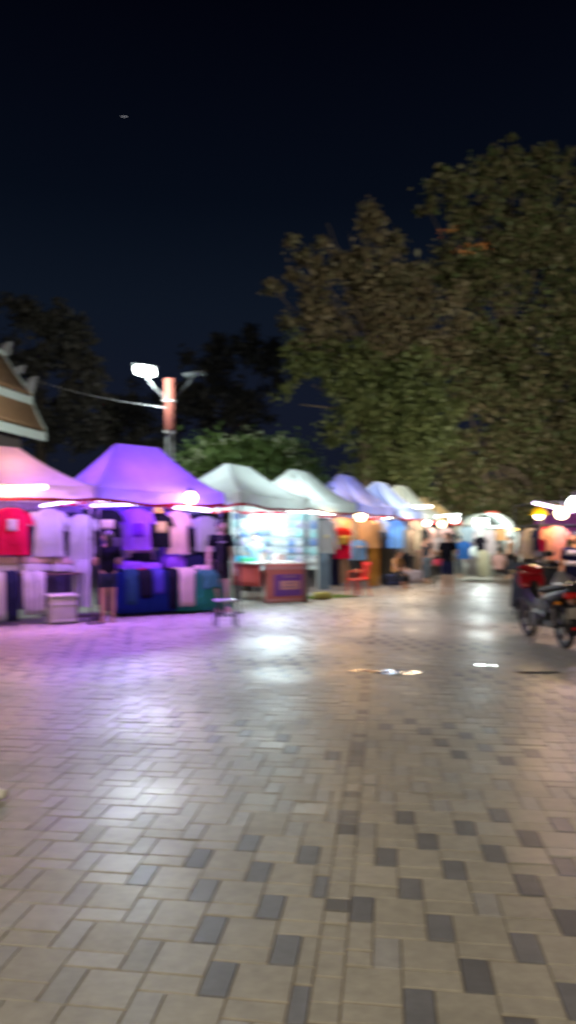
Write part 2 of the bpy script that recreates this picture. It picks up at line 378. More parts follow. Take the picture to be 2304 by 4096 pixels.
# ------------------------------------------------------------------ street lamp post
def street_lamp():
    d = 17.5; b = at(680, 2000, d); t = thing('street_lamp', 'tall square red lamp post with one lit white head, behind the violet canopy', 'street lamp', (b.x, b.y, 0))
    top = at(680, 1515, d).z; z1 = at(680, 1720, d).z
    MB().box((0, 0, (top+z1)/2), (.20, .20, top-z1), bev=.008).build('red_shaft', mat('red_brown_paint', (.34, .10, .075), .45, var=.15), t)
    lo = MB()
    for s in (-1, 1): lo.tube([(s*.06, 0, 0), (s*.06, 0, z1+.15)], .028, 10)
    lo.build('twin_pole', mat('galvanised_steel', (.42, .44, .44), .4, .6, var=.15), t)
    bd = MB()
    for z in (z1-.05, z1-.75): bd.box((0, 0, z), (.24, .16, .05), bev=.006)
    bd.build('clamp_band', M_white_metal, t)
    MB().box((0, 0, .08), (.45, .45, .16), bev=.02).build('base_plinth', mat('plinth_concrete', (.3, .29, .27), .8), t)
    zb = at(680, 1606, d).z
    MB().box((0, 0, zb), (.26, .22, .035), bev=.004).build('collar', M_white_metal, t)
    hz = at(585, 1483, d)
    for s, nm in ((-1, 'lit'), (1, 'unlit')):
        arm = MB()
        for off in (0, .06):
            pts = []
            for k in range(9):
                f = k/8; pts.append((s*(.1+.36*math.sin(f*PI/2)**1.6+.08*f)-s*off*(1-f), 0, zb+(.60+off*.0)*f-off*.9*(1-f)+.02))
            arm.tube(pts, .016, 7)
        arm.build('bracket_arm', mat('dark_bracket', (.10, .105, .11), .5), t)
        hd = MB(); cx = s*.60; cz = hz.z if s < 0 else zb+.62
        R = Euler((math.radians(-36) if s < 0 else 0, math.radians(8*-s), 0))
        hd.box((cx, 0 if s > 0 else .035, cz+.032), (.52, .36, .06), bev=.02, rot=R)
        h = hd.build('lamp_head', mat('lamp_housing', (.10, .11, .115), .5), t)
        if s < 0:
            MB().rings([[Vector((cx, -.008, cz-.004))+R.to_matrix() @ Vector((.25*q*math.copysign(abs(math.cos(a))**.65, math.cos(a)), .18*q*math.copysign(abs(math.sin(a))**.65, math.sin(a)), h)) for a in [2*PI*k/28 for k in range(28)]] for q, h in ((.9, .014), (1, .004), (.97, -.012), (.6, -.026), (.05, -.03))]).build('lamp_lens', emit('street_lamp_lens', (.86, 1, .97), 18), h)
    lw = Vector((b.x-.60, b.y-.06, hz.z-.06))
    lamp('AREA', lw, (.86, 1.0, .96), 130, (.44, .25), aim=lw+Vector((.35, -1.0, -1.15)), spread=170).data.specular_factor = .08
    lamp('POINT', lw+Vector((-.05, -.25, -.30)), (.86, 1.0, .95), 520, (.12, .12)).data.specular_factor = .12
    return t, lw
street_lamp()

# ------------------------------------------------------------------ pavilion with two tiers of tiled roof
def pavilion():
    c = at(178, 1742, 22); t = thing('pavilion', 'corner of a pavilion with a steep two tiered terracotta roof and white fascias', 'building', (c.x, c.y, 0), 0)
    e = Vector((.23, .973, 0)).normalized(); n = Vector((-e.y, e.x, 0)); Lg = 9.0
    Z = lambda z: Vector((0, 0, z))
    zE, zM0, zM, zR = at(0, 1725, 22).z, at(0, 1600, 22).z, at(0, 1580, 22).z, at(0, 1408, 22).z
    mt, nt, o = nodes('terracotta_tiles'); p = nt.nodes.new('ShaderNodeBsdfPrincipled'); tc = nt.nodes.new('ShaderNodeTexCoord')
    wv = nt.nodes.new('ShaderNodeTexWave'); wv.wave_type = 'BANDS'; wv.bands_direction = 'Z'; wv.wave_profile = 'SAW'; wv.inputs['Scale'].default_value = 2.1; wv.inputs['Distortion'].default_value = .25
    nz = nt.nodes.new('ShaderNodeTexNoise'); nz.inputs['Scale'].default_value = 5; L(nt, tc.outputs['Object'], wv.inputs['Vector']); L(nt, tc.outputs['Object'], nz.inputs['Vector'])
    mx = nt.nodes.new('ShaderNodeMix'); mx.data_type = 'RGBA'; mx.inputs['A'].default_value = (.42, .20, .10, 1); mx.inputs['B'].default_value = (.64, .36, .19, 1); L(nt, nz.outputs['Fac'], mx.inputs['Factor']); L(nt, mx.outputs['Result'], p.inputs['Base Color'])
    bp = nt.nodes.new('ShaderNodeBump'); bp.inputs['Strength'].default_value = .9; bp.inputs['Distance'].default_value = .06; L(nt, wv.outputs['Fac'], bp.inputs['Height']); L(nt, bp.outputs[0], p.inputs['Normal']); p.inputs['Roughness'].default_value = .7; L(nt, p.outputs[0], o.inputs[0])
    M_fas = mat('white_fascia', (.68, .72, .66), .6, var=.12)
    def slope(s0, z0, s1, z1, back, nm, th=.07):
        g = []
        for i in range(7):
            f = i/6; s = s0+(s1-s0)*f; z = z0+(z1-z0)*f-.10*math.sin(PI*f)*(z1-z0)*.5
            g.append([n*s+Z(z)-e*(back*f*0), n*s+Z(z)-e*Lg])
        MB().sheet(g).build(nm, mt, t, solid=th)
        g2 = [[n*(2*1.45-0)-n*(q-n*0).dot(n)+e*q.dot(e)+Z(q.z) for q in r] for r in g]
        MB().sheet(g2).build(nm, mt, t, solid=th)
        # verge board along the gable end
        vb = []
        for r in g: vb.append([r[0]+e*.05+Z(.10), r[0]+e*.05-Z(.12)])
        MB().sheet(vb).build('verge_board', M_fas, t, solid=.06)
    slope(0, zE, .52, zM0+.05, 0, 'lower_roof_tier')
    slope(.45, zM, 1.45, zR, .6, 'upper_roof_tier')
    for s, z, h, k in ((.0, zE, .26, .04), (.45, zM, .34, .10)):
        MB().box(tuple(n*(s-.03)-e*Lg/2+Z(z-h/2-.05)), (.05, Lg, h), rz=math.atan2(e.y, e.x)-PI/2, bev=.008).build('fascia_board', M_fas, t, smooth=False)
        MB().box(tuple(n*(s+.14)+e*.04+Z(z-h/2-.05)), (.34, .05, h*.98), rz=math.atan2(e.y, e.x)-PI/2, bev=.008).build('fascia_return', M_fas, t, smooth=False)
    MB().tube([n*1.45+Z(zR+.04)+e*.1, n*1.45+Z(zR+.04)-e*Lg], .10, 8).build('ridge_cap', M_fas, t)
    for s, z, h in ((1.40, zR+.02, .42), (.95, zM+.72, .26), (.55, zM+.12, .5)):
        MB().rings([[n*s+e*.08+Z(z)+Vector((a*.10, b*.10, 0)) for a, b in ((-1, -1), (1, -1), (1, 1), (-1, 1))], [n*s+e*.12+Z(z+h*.45)+Vector((a*.12, b*.10, 0)) for a, b in ((-1, -1), (1, -1), (1, 1), (-1, 1))],
                    [n*(s-.05)+e*.16+Z(z+h*.8)+Vector((a*.10, b*.08, 0)) for a, b in ((-1, -1), (1, -1), (1, 1), (-1, 1))], [n*(s-.12)+e*.2+Z(z+h)+Vector((a*.05, b*.05, 0)) for a, b in ((-1, -1), (1, -1), (1, 1), (-1, 1))]]).build('roof_finial', mat('weathered_plaster', (.42, .40, .40), .7), t)
    MB().box(tuple(n*1.45-e*(Lg/2+.3)+Z(zE/2-.1)), (2.3, Lg-.9, zE-.1), rz=math.atan2(e.y, e.x)-PI/2).build('wall', mat('dark_plaster', (.10, .075, .07), .8), t, smooth=False)
    g = MB().add([n*.6+Z(zM)-e*.25, n*2.3+Z(zM)-e*.25, n*1.45+Z(zR-.1)-e*.25, n*.6+Z(zM)-e*.33, n*2.3+Z(zM)-e*.33, n*1.45+Z(zR-.1)-e*.33], [(0, 1, 2), (5, 4, 3), (0, 3, 4, 1), (1, 4, 5, 2), (2, 5, 3, 0)])
    g.build('gable_wall', mat('dark_plaster', (.10, .075, .07)), t, smooth=False)
    a = at(112, 1512, 22); b = at(672, 1632, 17.5); pts = []
    for k in range(15):
        f = k/14; q = a.lerp(b, f); q.z -= .22*math.sin(PI*f)*.5; pts.append(q)
    tag(MB().tube(pts, .011, 6).build('power_cable', mat('pale_cable', (.30, .30, .32), .5)), 'pale cable slung from the pavilion roof to the lamp post', 'cable')
pavilion()

# ------------------------------------------------------------------ trees
def leaf_mat(name, cols, rough=.55):
    m, nt, o = nodes(name); p = nt.nodes.new('ShaderNodeBsdfPrincipled'); g = nt.nodes.new('ShaderNodeNewGeometry'); cr = nt.nodes.new('ShaderNodeValToRGB')
    tc = nt.nodes.new('ShaderNodeTexCoord'); n = nt.nodes.new('ShaderNodeTexNoise'); n.inputs['Scale'].default_value = .55; n.inputs['Detail'].default_value = 3; L(nt, tc.outputs['Object'], n.inputs['Vector'])
    a = nt.nodes.new('ShaderNodeMath'); a.operation = 'MULTIPLY_ADD'; a.inputs[1].default_value = .45; L(nt, g.outputs['Random Per Island'], a.inputs[0])
    b = nt.nodes.new('ShaderNodeMapRange'); b.inputs[1].default_value = .3; b.inputs[2].default_value = .7; b.inputs[3].default_value = 0; b.inputs[4].default_value = .55; L(nt, n.outputs['Fac'], b.inputs[0]); L(nt, b.outputs[0], a.inputs[2])
    L(nt, a.outputs[0], cr.inputs[0]); els = cr.color_ramp.elements
    els[0].position = 0; els[0].color = (*cols[0], 1); els[1].position = 1; els[1].color = (*cols[-1], 1)
    for i, c in enumerate(cols[1:-1]): e = els.new((i+1)/(len(cols)-1)); e.color = (*c, 1)
    L(nt, cr.outputs[0], p.inputs['Base Color']); p.inputs['Roughness'].default_value = rough; p.inputs['Specular IOR Level'].default_value = .3
    tr = nt.nodes.new('ShaderNodeBsdfTranslucent'); ms = nt.nodes.new('ShaderNodeMixShader'); ms.inputs[0].default_value = .25; L(nt, cr.outputs[0], tr.inputs[0]); L(nt, p.outputs[0], ms.inputs[1]); L(nt, tr.outputs[0], ms.inputs[2])
    L(nt, ms.outputs[0], o.inputs[0]); return m
LM_green = leaf_mat('green_leaves', [(.045, .06, .024), (.08, .10, .036), (.12, .12, .05)])
LM_olive = leaf_mat('olive_leaves', [(.04, .055, .024), (.075, .095, .038), (.12, .095, .055), (.06, .085, .03), (.11, .13, .05)])
LM_rust = leaf_mat('rusty_leaves', [(.06, .062, .038), (.10, .092, .052), (.13, .095, .06), (.085, .095, .045)])
LM_dark = leaf_mat('dark_leaves', [(.05, .055, .05), (.10, .09, .075)])
M_bark = mat('bark', (.06, .045, .033), .85, var=.4, scale=5, bump=.5)
def leaf(mb, c, s, rnd):
    a = Vector((rnd.gauss(0, 1), rnd.gauss(0, 1), rnd.gauss(0, .8)-.3)).normalized(); b = a.cross(Vector((rnd.gauss(0, 1), rnd.gauss(0, 1), rnd.gauss(0, 1)))).normalized()
    k = s*rnd.uniform(.7, 1.3)
    mb.add([c-a*k*.5, c+b*k*.28-a*k*.05, c+a*k*.5, c-b*k*.28-a*k*.05], [(0, 1, 2, 3)])
def tree(label, base, trunk_r, blobs, d, lm, leaf_s=.24, per_m=9, group='trees behind the market', seed=0, fork=None, name='broadleaf_tree', depth=.75, clump=40):
    rnd = random.Random(seed); t = thing(name, label, 'tree', (base[0], base[1], 0), 0, group); B = Vector((base[0], base[1], 0))
    cr = MB(); br = MB(); k = d/FPX
    cents = [(at(px, py, d)-B, rx*k, ry*k) for (px, py, rx, ry) in blobs]
    zs = min(c.z for c, _, _ in cents); fk = Vector((0, 0, fork or max(2.0, zs)))
    br.tube([(0, 0, -.1), (.05, .03, fk.z*.5), tuple(fk)], [trunk_r*1.25, trunk_r, trunk_r*.8], 10)
    for (c, rx, rz_) in cents:
        mid = fk.lerp(c, .5)+Vector((rnd.uniform(-.3, .3), rnd.uniform(-.3, .3), rnd.uniform(.1, .6)))
        br.tube([fk, mid, c+Vector((0, 0, -.2*rz_))], [trunk_r*.34, trunk_r*.15, .02], 7)
        ry_ = max(.5, (rx+rz_)/2*depth)
        nc = max(5, int(rx*rz_*per_m*2.6))
        for _ in range(nc):
            q = Vector((rnd.gauss(0, 1), rnd.gauss(0, 1), rnd.gauss(0, 1))).normalized()*(rnd.random()**.42)
            q = Vector((q.x*rx, q.y*ry_, q.z*rz_))+c
            if q.z+0 < .9: continue
            if noise.noise((q+B)*.55+Vector((seed*3, 0, 0))) > .20: continue
            cs = rnd.uniform(.22, .55)*min(1.3, .5+rx*.4)
            for _ in range(clump): leaf(cr, q+Vector((rnd.gauss(0, cs*.55), rnd.gauss(0, cs*.55), rnd.gauss(0, cs*.42))), leaf_s*rnd.choice((.6, .8, .8, 1.0, 1.3)), rnd)
    br.build('trunk', M_bark, t); cr.build('crown', lm, t, smooth=False)
    return t
g1 = at(2062, 2165, 33)
tree('tallest tree with olive crown rising highest at the right edge', (g1.x, g1.y), .42,
     [(2055, 570, 34, 45), (2050, 690, 90, 90), (2175, 665, 80, 85), (1985, 660, 55, 70), (1900, 720, 80, 75), (1790, 760, 90, 85), (1720, 840, 70, 60), (2270, 700, 60, 90), (2230, 830, 120, 120), (2060, 850, 140, 120), (1900, 850, 120, 90), (2120, 1060, 180, 160), (2290, 1080, 130, 170), (1960, 1130, 150, 150), (2150, 1330, 200, 170), (2300, 1400, 140, 190), (1960, 1400, 150, 140), (1800, 1100, 150, 130), (1780, 980, 90, 60), (1850, 1400, 140, 140), (2080, 1500, 190, 160), (2250, 1600, 160, 160), (2000, 960, 150, 110), (2200, 950, 140, 110)], 33, LM_olive, .26, 8, seed=1, fork=9)
g2 = at(1560, 2165, 30)
tree('broad brownish crowned tree in the middle with stray sprigs on its left side', (g2.x, g2.y), .36,
     [(1485, 855, 30, 40), (1470, 930, 75, 60), (1400, 930, 70, 40), (1560, 980, 70, 50), (1380, 1030, 90, 80), (1520, 1090, 130, 110), (1680, 1080, 110, 90), (1260, 1120, 70, 50), (1165, 970, 24, 20), (1210, 1020, 26, 20), (1310, 890, 12, 10), (1295, 950, 20, 28), (1250, 1045, 32, 24), (1090, 1150, 26, 18), (1170, 1100, 22, 22), (1300, 1240, 120, 110), (1480, 1290, 170, 140), (1700, 1270, 150, 130), (1160, 1290, 50, 40), (1820, 1250, 90, 110), (1600, 1180, 140, 110), (1380, 1150, 120, 100), (1560, 1400, 170, 130), (1280, 1370, 120, 90), (1420, 1390, 130, 110), (1720, 1420, 150, 130)], 30, LM_rust, .24, 9, seed=2, fork=7)
g3 = at(1480, 2165, 27.5)
tree('leafy green tree whose low boughs hang over the blue canopies', (g3.x, g3.y+2), .3,
     [(1240, 1430, 120, 110), (1330, 1580, 130, 110), (1200, 1600, 100, 90), (1480, 1500, 160, 120), (1650, 1520, 150, 120), (1500, 1690, 130, 120), (1640, 1720, 150, 130), (1480, 1860, 95, 75), (1600, 1890, 110, 75), (1760, 1860, 120, 90), (1330, 1720, 90, 60), (1580, 1610, 170, 120), (1420, 1600, 120, 110), (1720, 1640, 140, 130), (1560, 1790, 150, 100), (1700, 1780, 150, 110), (1250, 1520, 110, 100), (1400, 1440, 120, 90), (1690, 1960, 100, 60)], 29.5, LM_green, .22, 9, seed=3, fork=6)
g4 = at(1930, 2165, 31)
tree('dim green tree filling the gap behind the far stalls', (g4.x, g4.y), .3,
     [(1850, 1560, 150, 120), (1960, 1650, 150, 120), (2120, 1600, 160, 130), (2270, 1660, 130, 150), (1830, 1750, 130, 110), (2000, 1800, 150, 120), (2180, 1820, 150, 130), (1900, 1940, 130, 90), (2060, 1980, 140, 100), (2240, 2000, 120, 100), (1780, 1980, 90, 70), (2110, 2110, 110, 70), (2010, 2100, 90, 60), (2060, 2040, 150, 90), (1960, 1960, 130, 90), (2160, 2000, 150, 90), (2270, 1980, 120, 90), (1850, 2010, 90, 60), (1900, 1680, 150, 120), (2060, 1720, 160, 130), (2250, 1780, 150, 130), (1960, 1860, 160, 110), (2130, 1920, 160, 110), (1850, 1880, 120, 100), (2230, 1900, 140, 110), (2180, 2060, 130, 80), (1930, 2030, 120, 70), (2280, 2090, 100, 70), (2180, 2140, 110, 60)], 31, LM_olive, .26, 7, seed=4, fork=5)
g5 = at(985, 2165, 21)
LM_shrub = leaf_mat('shrub_leaves', [(.06, .10, .03), (.10, .16, .045), (.14, .19, .06)])
low = tree('low domed shrubby tree with pale blossoms behind the white canopies', (g5.x, g5.y), .12,
     [(980, 1790, 170, 80), (850, 1850, 150, 90), (1120, 1830, 150, 80), (980, 1900, 220, 100), (760, 1900, 80, 80), (1240, 1900, 90, 70)], 21, LM_shrub, .17, 34, seed=5, fork=1.6, name='flowering_tree', clump=22)
fl = MB(); rnd = random.Random(8); B5 = Vector((g5.x, g5.y, 0))
for _ in range(55):
    a = rnd.uniform(0, PI); r = rnd.uniform(.75, 1.02); q = at(980+math.cos(a)*270*r, 1905-math.sin(a)*195*r, 20.2+rnd.uniform(-.5, .3))-B5
    for _ in range(4):
        leaf(fl, q+Vector((rnd.gauss(0, .05), rnd.gauss(0, .05), rnd.gauss(0, .04))), .085, rnd)
fl.build('blossom', mat('cream_blossom', (.36, .40, .24), .6), low)
g6 = at(160, 2165, 42)
tree('dark barely lit tree standing behind the pavilion', (g6.x, g6.y), .4, [(90, 1260, 130, 70), (210, 1260, 110, 80), (300, 1340, 90, 90), (140, 1420, 190, 140), (330, 1500, 110, 130), (60, 1620, 200, 160), (280, 1680, 170, 160)], 42, LM_dark, .34, 5, seed=6, fork=7)
g7 = at(900, 2165, 48)
tree('faint distant tree almost lost in the dark beyond the lamp post', (g7.x, g7.y), .4, [(900, 1390, 110, 60), (1000, 1370, 90, 60), (800, 1480, 120, 90), (980, 1500, 150, 110), (1080, 1420, 100, 90), (700, 1600, 130, 110), (900, 1650, 200, 130), (480, 1650, 150, 130), (580, 1760, 150, 120)], 48, LM_dark, .4, 4, seed=7, fork=6)
spk = thing('orange_spray', 'orange leaf clusters high in the crown between the two tallest trees', 'blossoms', tuple(at(1880, 1000, 28.5)))  # leaf quads in plain orange set into the crown
for (px, py, n_) in ((1860, 1003, 26), (1930, 985, 26), (1795, 925, 22)):
    f = MB(); c = at(px, py, 28.5)-Vector(spk.location)
    for _ in range(n_): leaf(f, c+Vector((rnd.gauss(0, .18), rnd.gauss(0, .12), rnd.gauss(0, .08))), .10, rnd)
    f.build('orange_leaf_cluster', mat('orange_leaf', (.50, .17, .04), .6), spk, smooth=False)
tag(MB().sphere(at(497, 466, 400), (.6, .2, .2)).build('star', emit('star_glow', (.9, .9, 1), 1.2)), 'lone white star in the black sky above the lamp', 'star')

# ------------------------------------------------------------------ clothes
def ring_xy(hx, hy, z, n, ph, amp, cx=0, cy=0, seed=0):
    r = []
    for k in range(n):
        a = 2*PI*k/n; f = 1+amp*noise.noise(Vector((math.cos(a)*2.3, math.sin(a)*2.3, z*1.1+seed)))
        c, s_ = math.cos(a), math.sin(a)
        x = math.copysign(abs(c)**.8, c)*hx; y = math.copysign(abs(s_)**.9, s_)*hy*f+amp*.03*math.sin(a*5+seed*3+z*2)
        r.append(Vector((cx+x, cy+y, z)))
    return r
_sd = [0]
def hanging_shirt(label, pos, rz, wd, ht, m, sleeve='short', prt=None, group='garments hanging in the stalls', hanger=True, name='hanging_shirt', hood=False):
    """pos is the point between the shoulders at the collar"""
    _sd[0] += 1; sd = _sd[0]*1.7; mb = MB(); n = 24; R = []
    for i in range(11):
        f = i/10; z = -ht*f
        hx = wd*(.18+.32*min(1, f/.09)) if f < .09 else wd*(.50-.03*math.sin(PI*min(1, f))+.03*f)
        hy = .05+.045*math.sin(PI*min(1, f*1.1))+.02*f
        R.append(ring_xy(hx, hy, z-(.05*0), n, 0, .22+.5*f, seed=sd))
    mb.rings(R, cap=True)
    sl = ht*.30 if sleeve == 'short' else ht*.82
    if sleeve:
        for s in (-1, 1):
            rr = []
            for i in range(6):
                f = i/5; cx = s*(wd*.44+sl*(.34 if sleeve == 'short' else .20)*f); z = -.05-sl*(.92 if sleeve == 'short' else .97)*f-.02
                wv_ = .085-.02*f if sleeve == 'short' else .075-.03*f
                rr.append([Vector((cx+s*wv_*math.cos(a)*.8, .045*math.sin(a)*(1+.2*math.sin(f*7+sd)), z+wv_*.55*math.cos(a)*s*-.6)) for a in [2*PI*k/12 for k in range(12)]])
            mb.rings(rr)
    o = mb.build(name, m, None, loc=pos, rz=rz); tag(o, label, 'garment', group)
    if hanger:
        h = MB().tube([(-wd*.42, 0, -.035), (0, 0, .035), (wd*.42, 0, -.035)], .007, 6).tube([(0, 0, .035), (0, 0, .10), (.03, 0, .13), (.02, 0, .16), (-.02, 0, .155)], .004, 6)
        h.build('hanger', M_dark_metal, o)
    if prt:
        pm, pw, ph, pz = prt
        g = []
        for i in range(5):
            z = -ht*pz-ph*i/4
            f = -z/ht; hy = .05+.045*math.sin(PI*min(1, f*1.1))+.02*f
            g.append([Vector((-pw/2+pw*k/8, -(hy*1.20+.016)+.5*hy*((k-4)/4*pw/wd)**2, z)) for k in range(9)])
        MB().sheet(g).build('print', pm, o, solid=.004)
    return o
def trousers(label, pos, rz, wd, ht, m, group='garments hanging in the stalls', name='hanging_trousers', hanger=True):
    _sd[0] += 1; sd = _sd[0]*1.3; mb = MB(); n = 18
    R = [ring_xy(wd*.42, .085, 0, n, 0, .1, seed=sd), ring_xy(wd*.46, .11, -ht*.08, n, 0, .15, seed=sd), ring_xy(wd*.50, .12, -ht*.2, n, 0, .2, seed=sd), ring_xy(wd*.50, .11, -ht*.28, n, 0, .2, seed=sd)]
    mb.rings(R)
    for s in (-1, 1):
        rr = []
        for i in range(9):
            f = i/8; hx = wd*(.25-.05*f)
            rr.append(ring_xy(hx, .095-.02*f, -ht*(.24+.76*f), 14, 0, .3, cx=s*wd*(.245+.01*f), seed=sd+s))
        mb.rings(rr)
    o = mb.build(name, m, None, loc=pos, rz=rz); tag(o, label, 'garment', group)
    MB().rings([ring_xy(wd*.425, .09, .002, n, 0, .1, seed=sd), ring_xy(wd*.435, .095, -.045, n, 0, .1, seed=sd)], cap=False).build('waistband', m, o, solid=.006)
    return o
def rail(label, a, b, z, group='clothes rails under the canopies', drops=2, m=None, posts=False):
    a = Vector((a[0], a[1], 0)); b = Vector((b[0], b[1], 0)); c = (a+b)/2; ln = (b-a).length
    t = thing('clothes_rail', label, 'clothes rail', (c.x, c.y, z), math.atan2((b-a).y, (b-a).x), group)
    MB().tube([(-ln/2, 0, 0), (ln/2, 0, 0)], .014, 8).build('crossbar', m or M_chrome, t)
    for s in (-1, 1):
        if posts: MB().tube([(s*(ln/2-.02), 0, .0), (s*(ln/2-.02), 0, -z)], .014, 8).build('post', m or M_chrome, t)
        else: MB().tube([(s*(ln/2-.25), 0, .0), (s*(ln/2-.25), 0, .25), (s*(ln/2-.25), .02, .28)], .005, 6).build('hook', M_dark_metal, t)
    return t
def table(label, c, rz, W, D, H, m, cat='table', group='trestle tables in the stalls'):
    t = thing('trestle_table', label, cat, (c[0], c[1], 0), rz, group)
    MB().box((0, 0, H-.015), (W, D, .03), bev=.004).build('tabletop', m, t)
    for sx_ in (-1, 1):
        for sy in (-1, 1): MB().tube([(sx_*(W/2-.06), sy*(D/2-.06), 0), (sx_*(W/2-.06), sy*(D/2-.06), H-.03)], .016, 8).build('leg', M_dark_metal, t)
    return t
def skirt(label, c, rz, W, D, H, drop, m, seed=0, name='tablecloth'):
    """a cloth lying on a table top and hanging down on every side"""
    mb = MB(); R = []
    def per(hw, hd, amp, z):
        pts = []; N = 20
        for a, b in (((-hw, -hd), (hw, -hd)), ((hw, -hd), (hw, hd)), ((hw, hd), (-hw, hd)), ((-hw, hd), (-hw, -hd))):
            for k in range(N):
                f = k/N; x, y = a[0]+(b[0]-a[0])*f, a[1]+(b[1]-a[1])*f; q = amp*(.5+.5*math.sin(f*N*1.9+seed+3*noise.noise(Vector((x*2, y*2, seed)))))
                l = max(.01, math.hypot(x, y)); pts.append(Vector((x+x/l*q, y+y/l*q, z+.01*noise.noise(Vector((x*4, y*4, seed))))))
        return pts
    R.append(per(.02, .02, 0, H+.008)); R.append(per(W/2-.02, D/2-.02, 0, H+.008)); R.append(per(W/2+.012, D/2+.012, .0, H-.006))
    for i in range(1, 5): R.append(per(W/2+.015, D/2+.015, .055*i/4, H-drop*i/4))
    mb.rings(R, cap=False)
    o = mb.build(name, m, None, loc=(c[0], c[1], 0), rz=rz, solid=.005); return tag(o, label, 'tablecloth')
def draped(label, c, rz, wd, back, H, drop, m, name='draped_garment', group='garments draped over the table fronts', legs=False, seed=0, th=.02):
    """garment lying on the table and hanging over its front edge (local -Y); c lies on the front edge"""
    mb = MB(); parts = ((-.5, .5),) if not legs else ((-.5, -.03), (.03, .5))
    for (x0, x1) in parts:
        prof = [(back*(1-i/4), H+.02+.012*math.sin(i*2+seed)) for i in range(4)]+[(-.03, H+.015), (-.055, H-.04)]+[(-.06-.03*i/6, H-.04-(drop-.04)*i/6) for i in range(1, 7)]
        g = []
        for j, (y, z) in enumerate(prof):
            g.append([Vector((wd*(x0+(x1-x0)*k/8)*(1-.10*max(0, j-5)/6), y-.028*math.sin(k*1.55+seed)*min(1, max(0, j-4)/4), z+.010*math.sin(k*1.1+seed))) for k in range(9)])
        mb.sheet(g)
    o = mb.build(name, m, None, loc=(c[0], c[1], 0), rz=rz, solid=th); return tag(o, label, 'garment', group)
def folded(label, c, rz, sz, m, seed=0, group='folded garments piled on the tables', name='folded_garment'):
    mb = MB(); R = []
    n = 20
    for i, (f, k) in enumerate(((0, .88), (.12, 1), (.45, 1.02), (.8, .99), (1, .86))):
        R.append([Vector((math.copysign(abs(math.cos(a))**.35, math.cos(a))*sz[0]/2*k*(1+.04*noise.noise(Vector((a, f*3, seed)))), math.copysign(abs(math.sin(a))**.35, math.sin(a))*sz[1]/2*k*(1+.05*noise.noise(Vector((a, f*3, seed+4)))), sz[2]*f*(1+.2*noise.noise(Vector((math.cos(a), math.sin(a), seed)))))) for a in [2*PI*q/n for q in range(n)]])
    mb.rings(R); o = mb.build(name, m, None, loc=c, rz=rz); return tag(o, label, 'garment', group)

M_crim = cloth('crimson_cotton', (.62, .012, .07), .15)
M_violet = cloth('violet_cotton', (.30, .10, .72), .2)
M_pinkc = cloth('pink_cotton', (.78, .52, .52), .2)
M_beige = cloth('beige_cotton', (.60, .50, .38), .15)
M_grey = cloth('grey_cotton', (.30, .29, .30), .1)
M_tan = cloth('tan_cotton', (.62, .38, .19), .15)
M_must = cloth('mustard_cotton', (.50, .27, .07), .1)
M_sky = cloth('sky_blue_cotton', (.16, .36, .78), .15)
M_blue = cloth('royal_blue_cloth', (.012, .028, .15), .1)
M_green = cloth('green_cloth', (.03, .26, .16), .1)
M_redc = cloth('red_cotton', (.60, .03, .02), .15)
M_yel = cloth('yellow_cotton', (.62, .44, .10), .15)
M_brown = cloth('taupe_cotton', (.30, .22, .17), .1)
M_char = cloth('charcoal_denim', (.045, .05, .065), .05)
M_jeans = cloth('slate_denim', (.10, .13, .17), .05)
P_pale = cloth('pale_print', (.62, .48, .44), 0); P_gold = cloth('gold_print', (.48, .38, .18), 0); P_grey = cloth('grey_print', (.42, .36, .40), 0); P_dkv = cloth('deep_violet_print', (.12, .02, .45), 0)

rzA, rzB = LA.rz, LB.rz
def shirtA(label, px, pytop, pybot, wpx, m, back, **kw):
    p = LA.px(px, back); d = p.y; s = d/FPX
    z1 = CAM_H+(HOR-pytop)*s; z0 = CAM_H+(HOR-pybot)*s
    return hanging_shirt(label, (p.x, p.y, z1), kw.pop('rz', rzA*.55), wpx*s*1.12, z1-z0, m, **kw)
def shirtB(label, px, pytop, pybot, wpx, m, back, **kw):
    p = LB.px(px, back); d = p.y; s = d/FPX
    z1 = CAM_H+(HOR-pytop)*s; z0 = CAM_H+(HOR-pybot)*s
    return hanging_shirt(label, (p.x, p.y, z1), kw.pop('rz', rzB*.3), wpx*s*1.12, z1-z0, m, **kw)
def railA(label, x0, x1, back, z): return rail(label, LA.px(x0, back), LA.px(x1, back), z)
railA('chrome rail carrying the shirts of the pink canopy stall', -60, 385, .95, 2.16)
railA('chrome rail carrying the shirts of the violet canopy stall', 415, 870, .95, 2.16)
shirtA('crimson shirt with a grey chest print at the left edge', 48, 2032, 2220, 112, M_crim, .92, prt=(P_grey, .16, .20, .24))
shirtA('narrow navy shirt between the crimson and the large white shirt', 128, 2042, 2222, 74, M_navy, 1.05)
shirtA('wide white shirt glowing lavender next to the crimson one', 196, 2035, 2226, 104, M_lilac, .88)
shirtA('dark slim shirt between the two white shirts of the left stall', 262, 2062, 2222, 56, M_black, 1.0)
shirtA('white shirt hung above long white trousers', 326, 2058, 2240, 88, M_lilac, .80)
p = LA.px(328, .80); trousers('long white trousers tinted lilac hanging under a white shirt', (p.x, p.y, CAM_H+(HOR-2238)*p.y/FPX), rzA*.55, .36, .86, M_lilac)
shirtA('black shirt with a pale square print above the standing woman', 424, 2040, 2150, 104, M_black, .85, prt=(P_pale, .24, .17, .36))
shirtA('vivid violet shirt with a dark round print', 548, 2034, 2200, 100, M_violet, .85, prt=(P_dkv, .22, .26, .36))
shirtA('beige sleeveless top squeezed beside the vivid violet shirt', 598, 2082, 2202, 54, M_beige, 1.0, sleeve=None)
shirtA('black shirt with gold lettering blocks across the chest', 640, 2052, 2190, 72, M_black, .85, prt=(P_gold, .20, .22, .25))
shirtA('pale pink shirt glaring under the thick tube light', 708, 2044, 2216, 80, M_pinkc, .82)
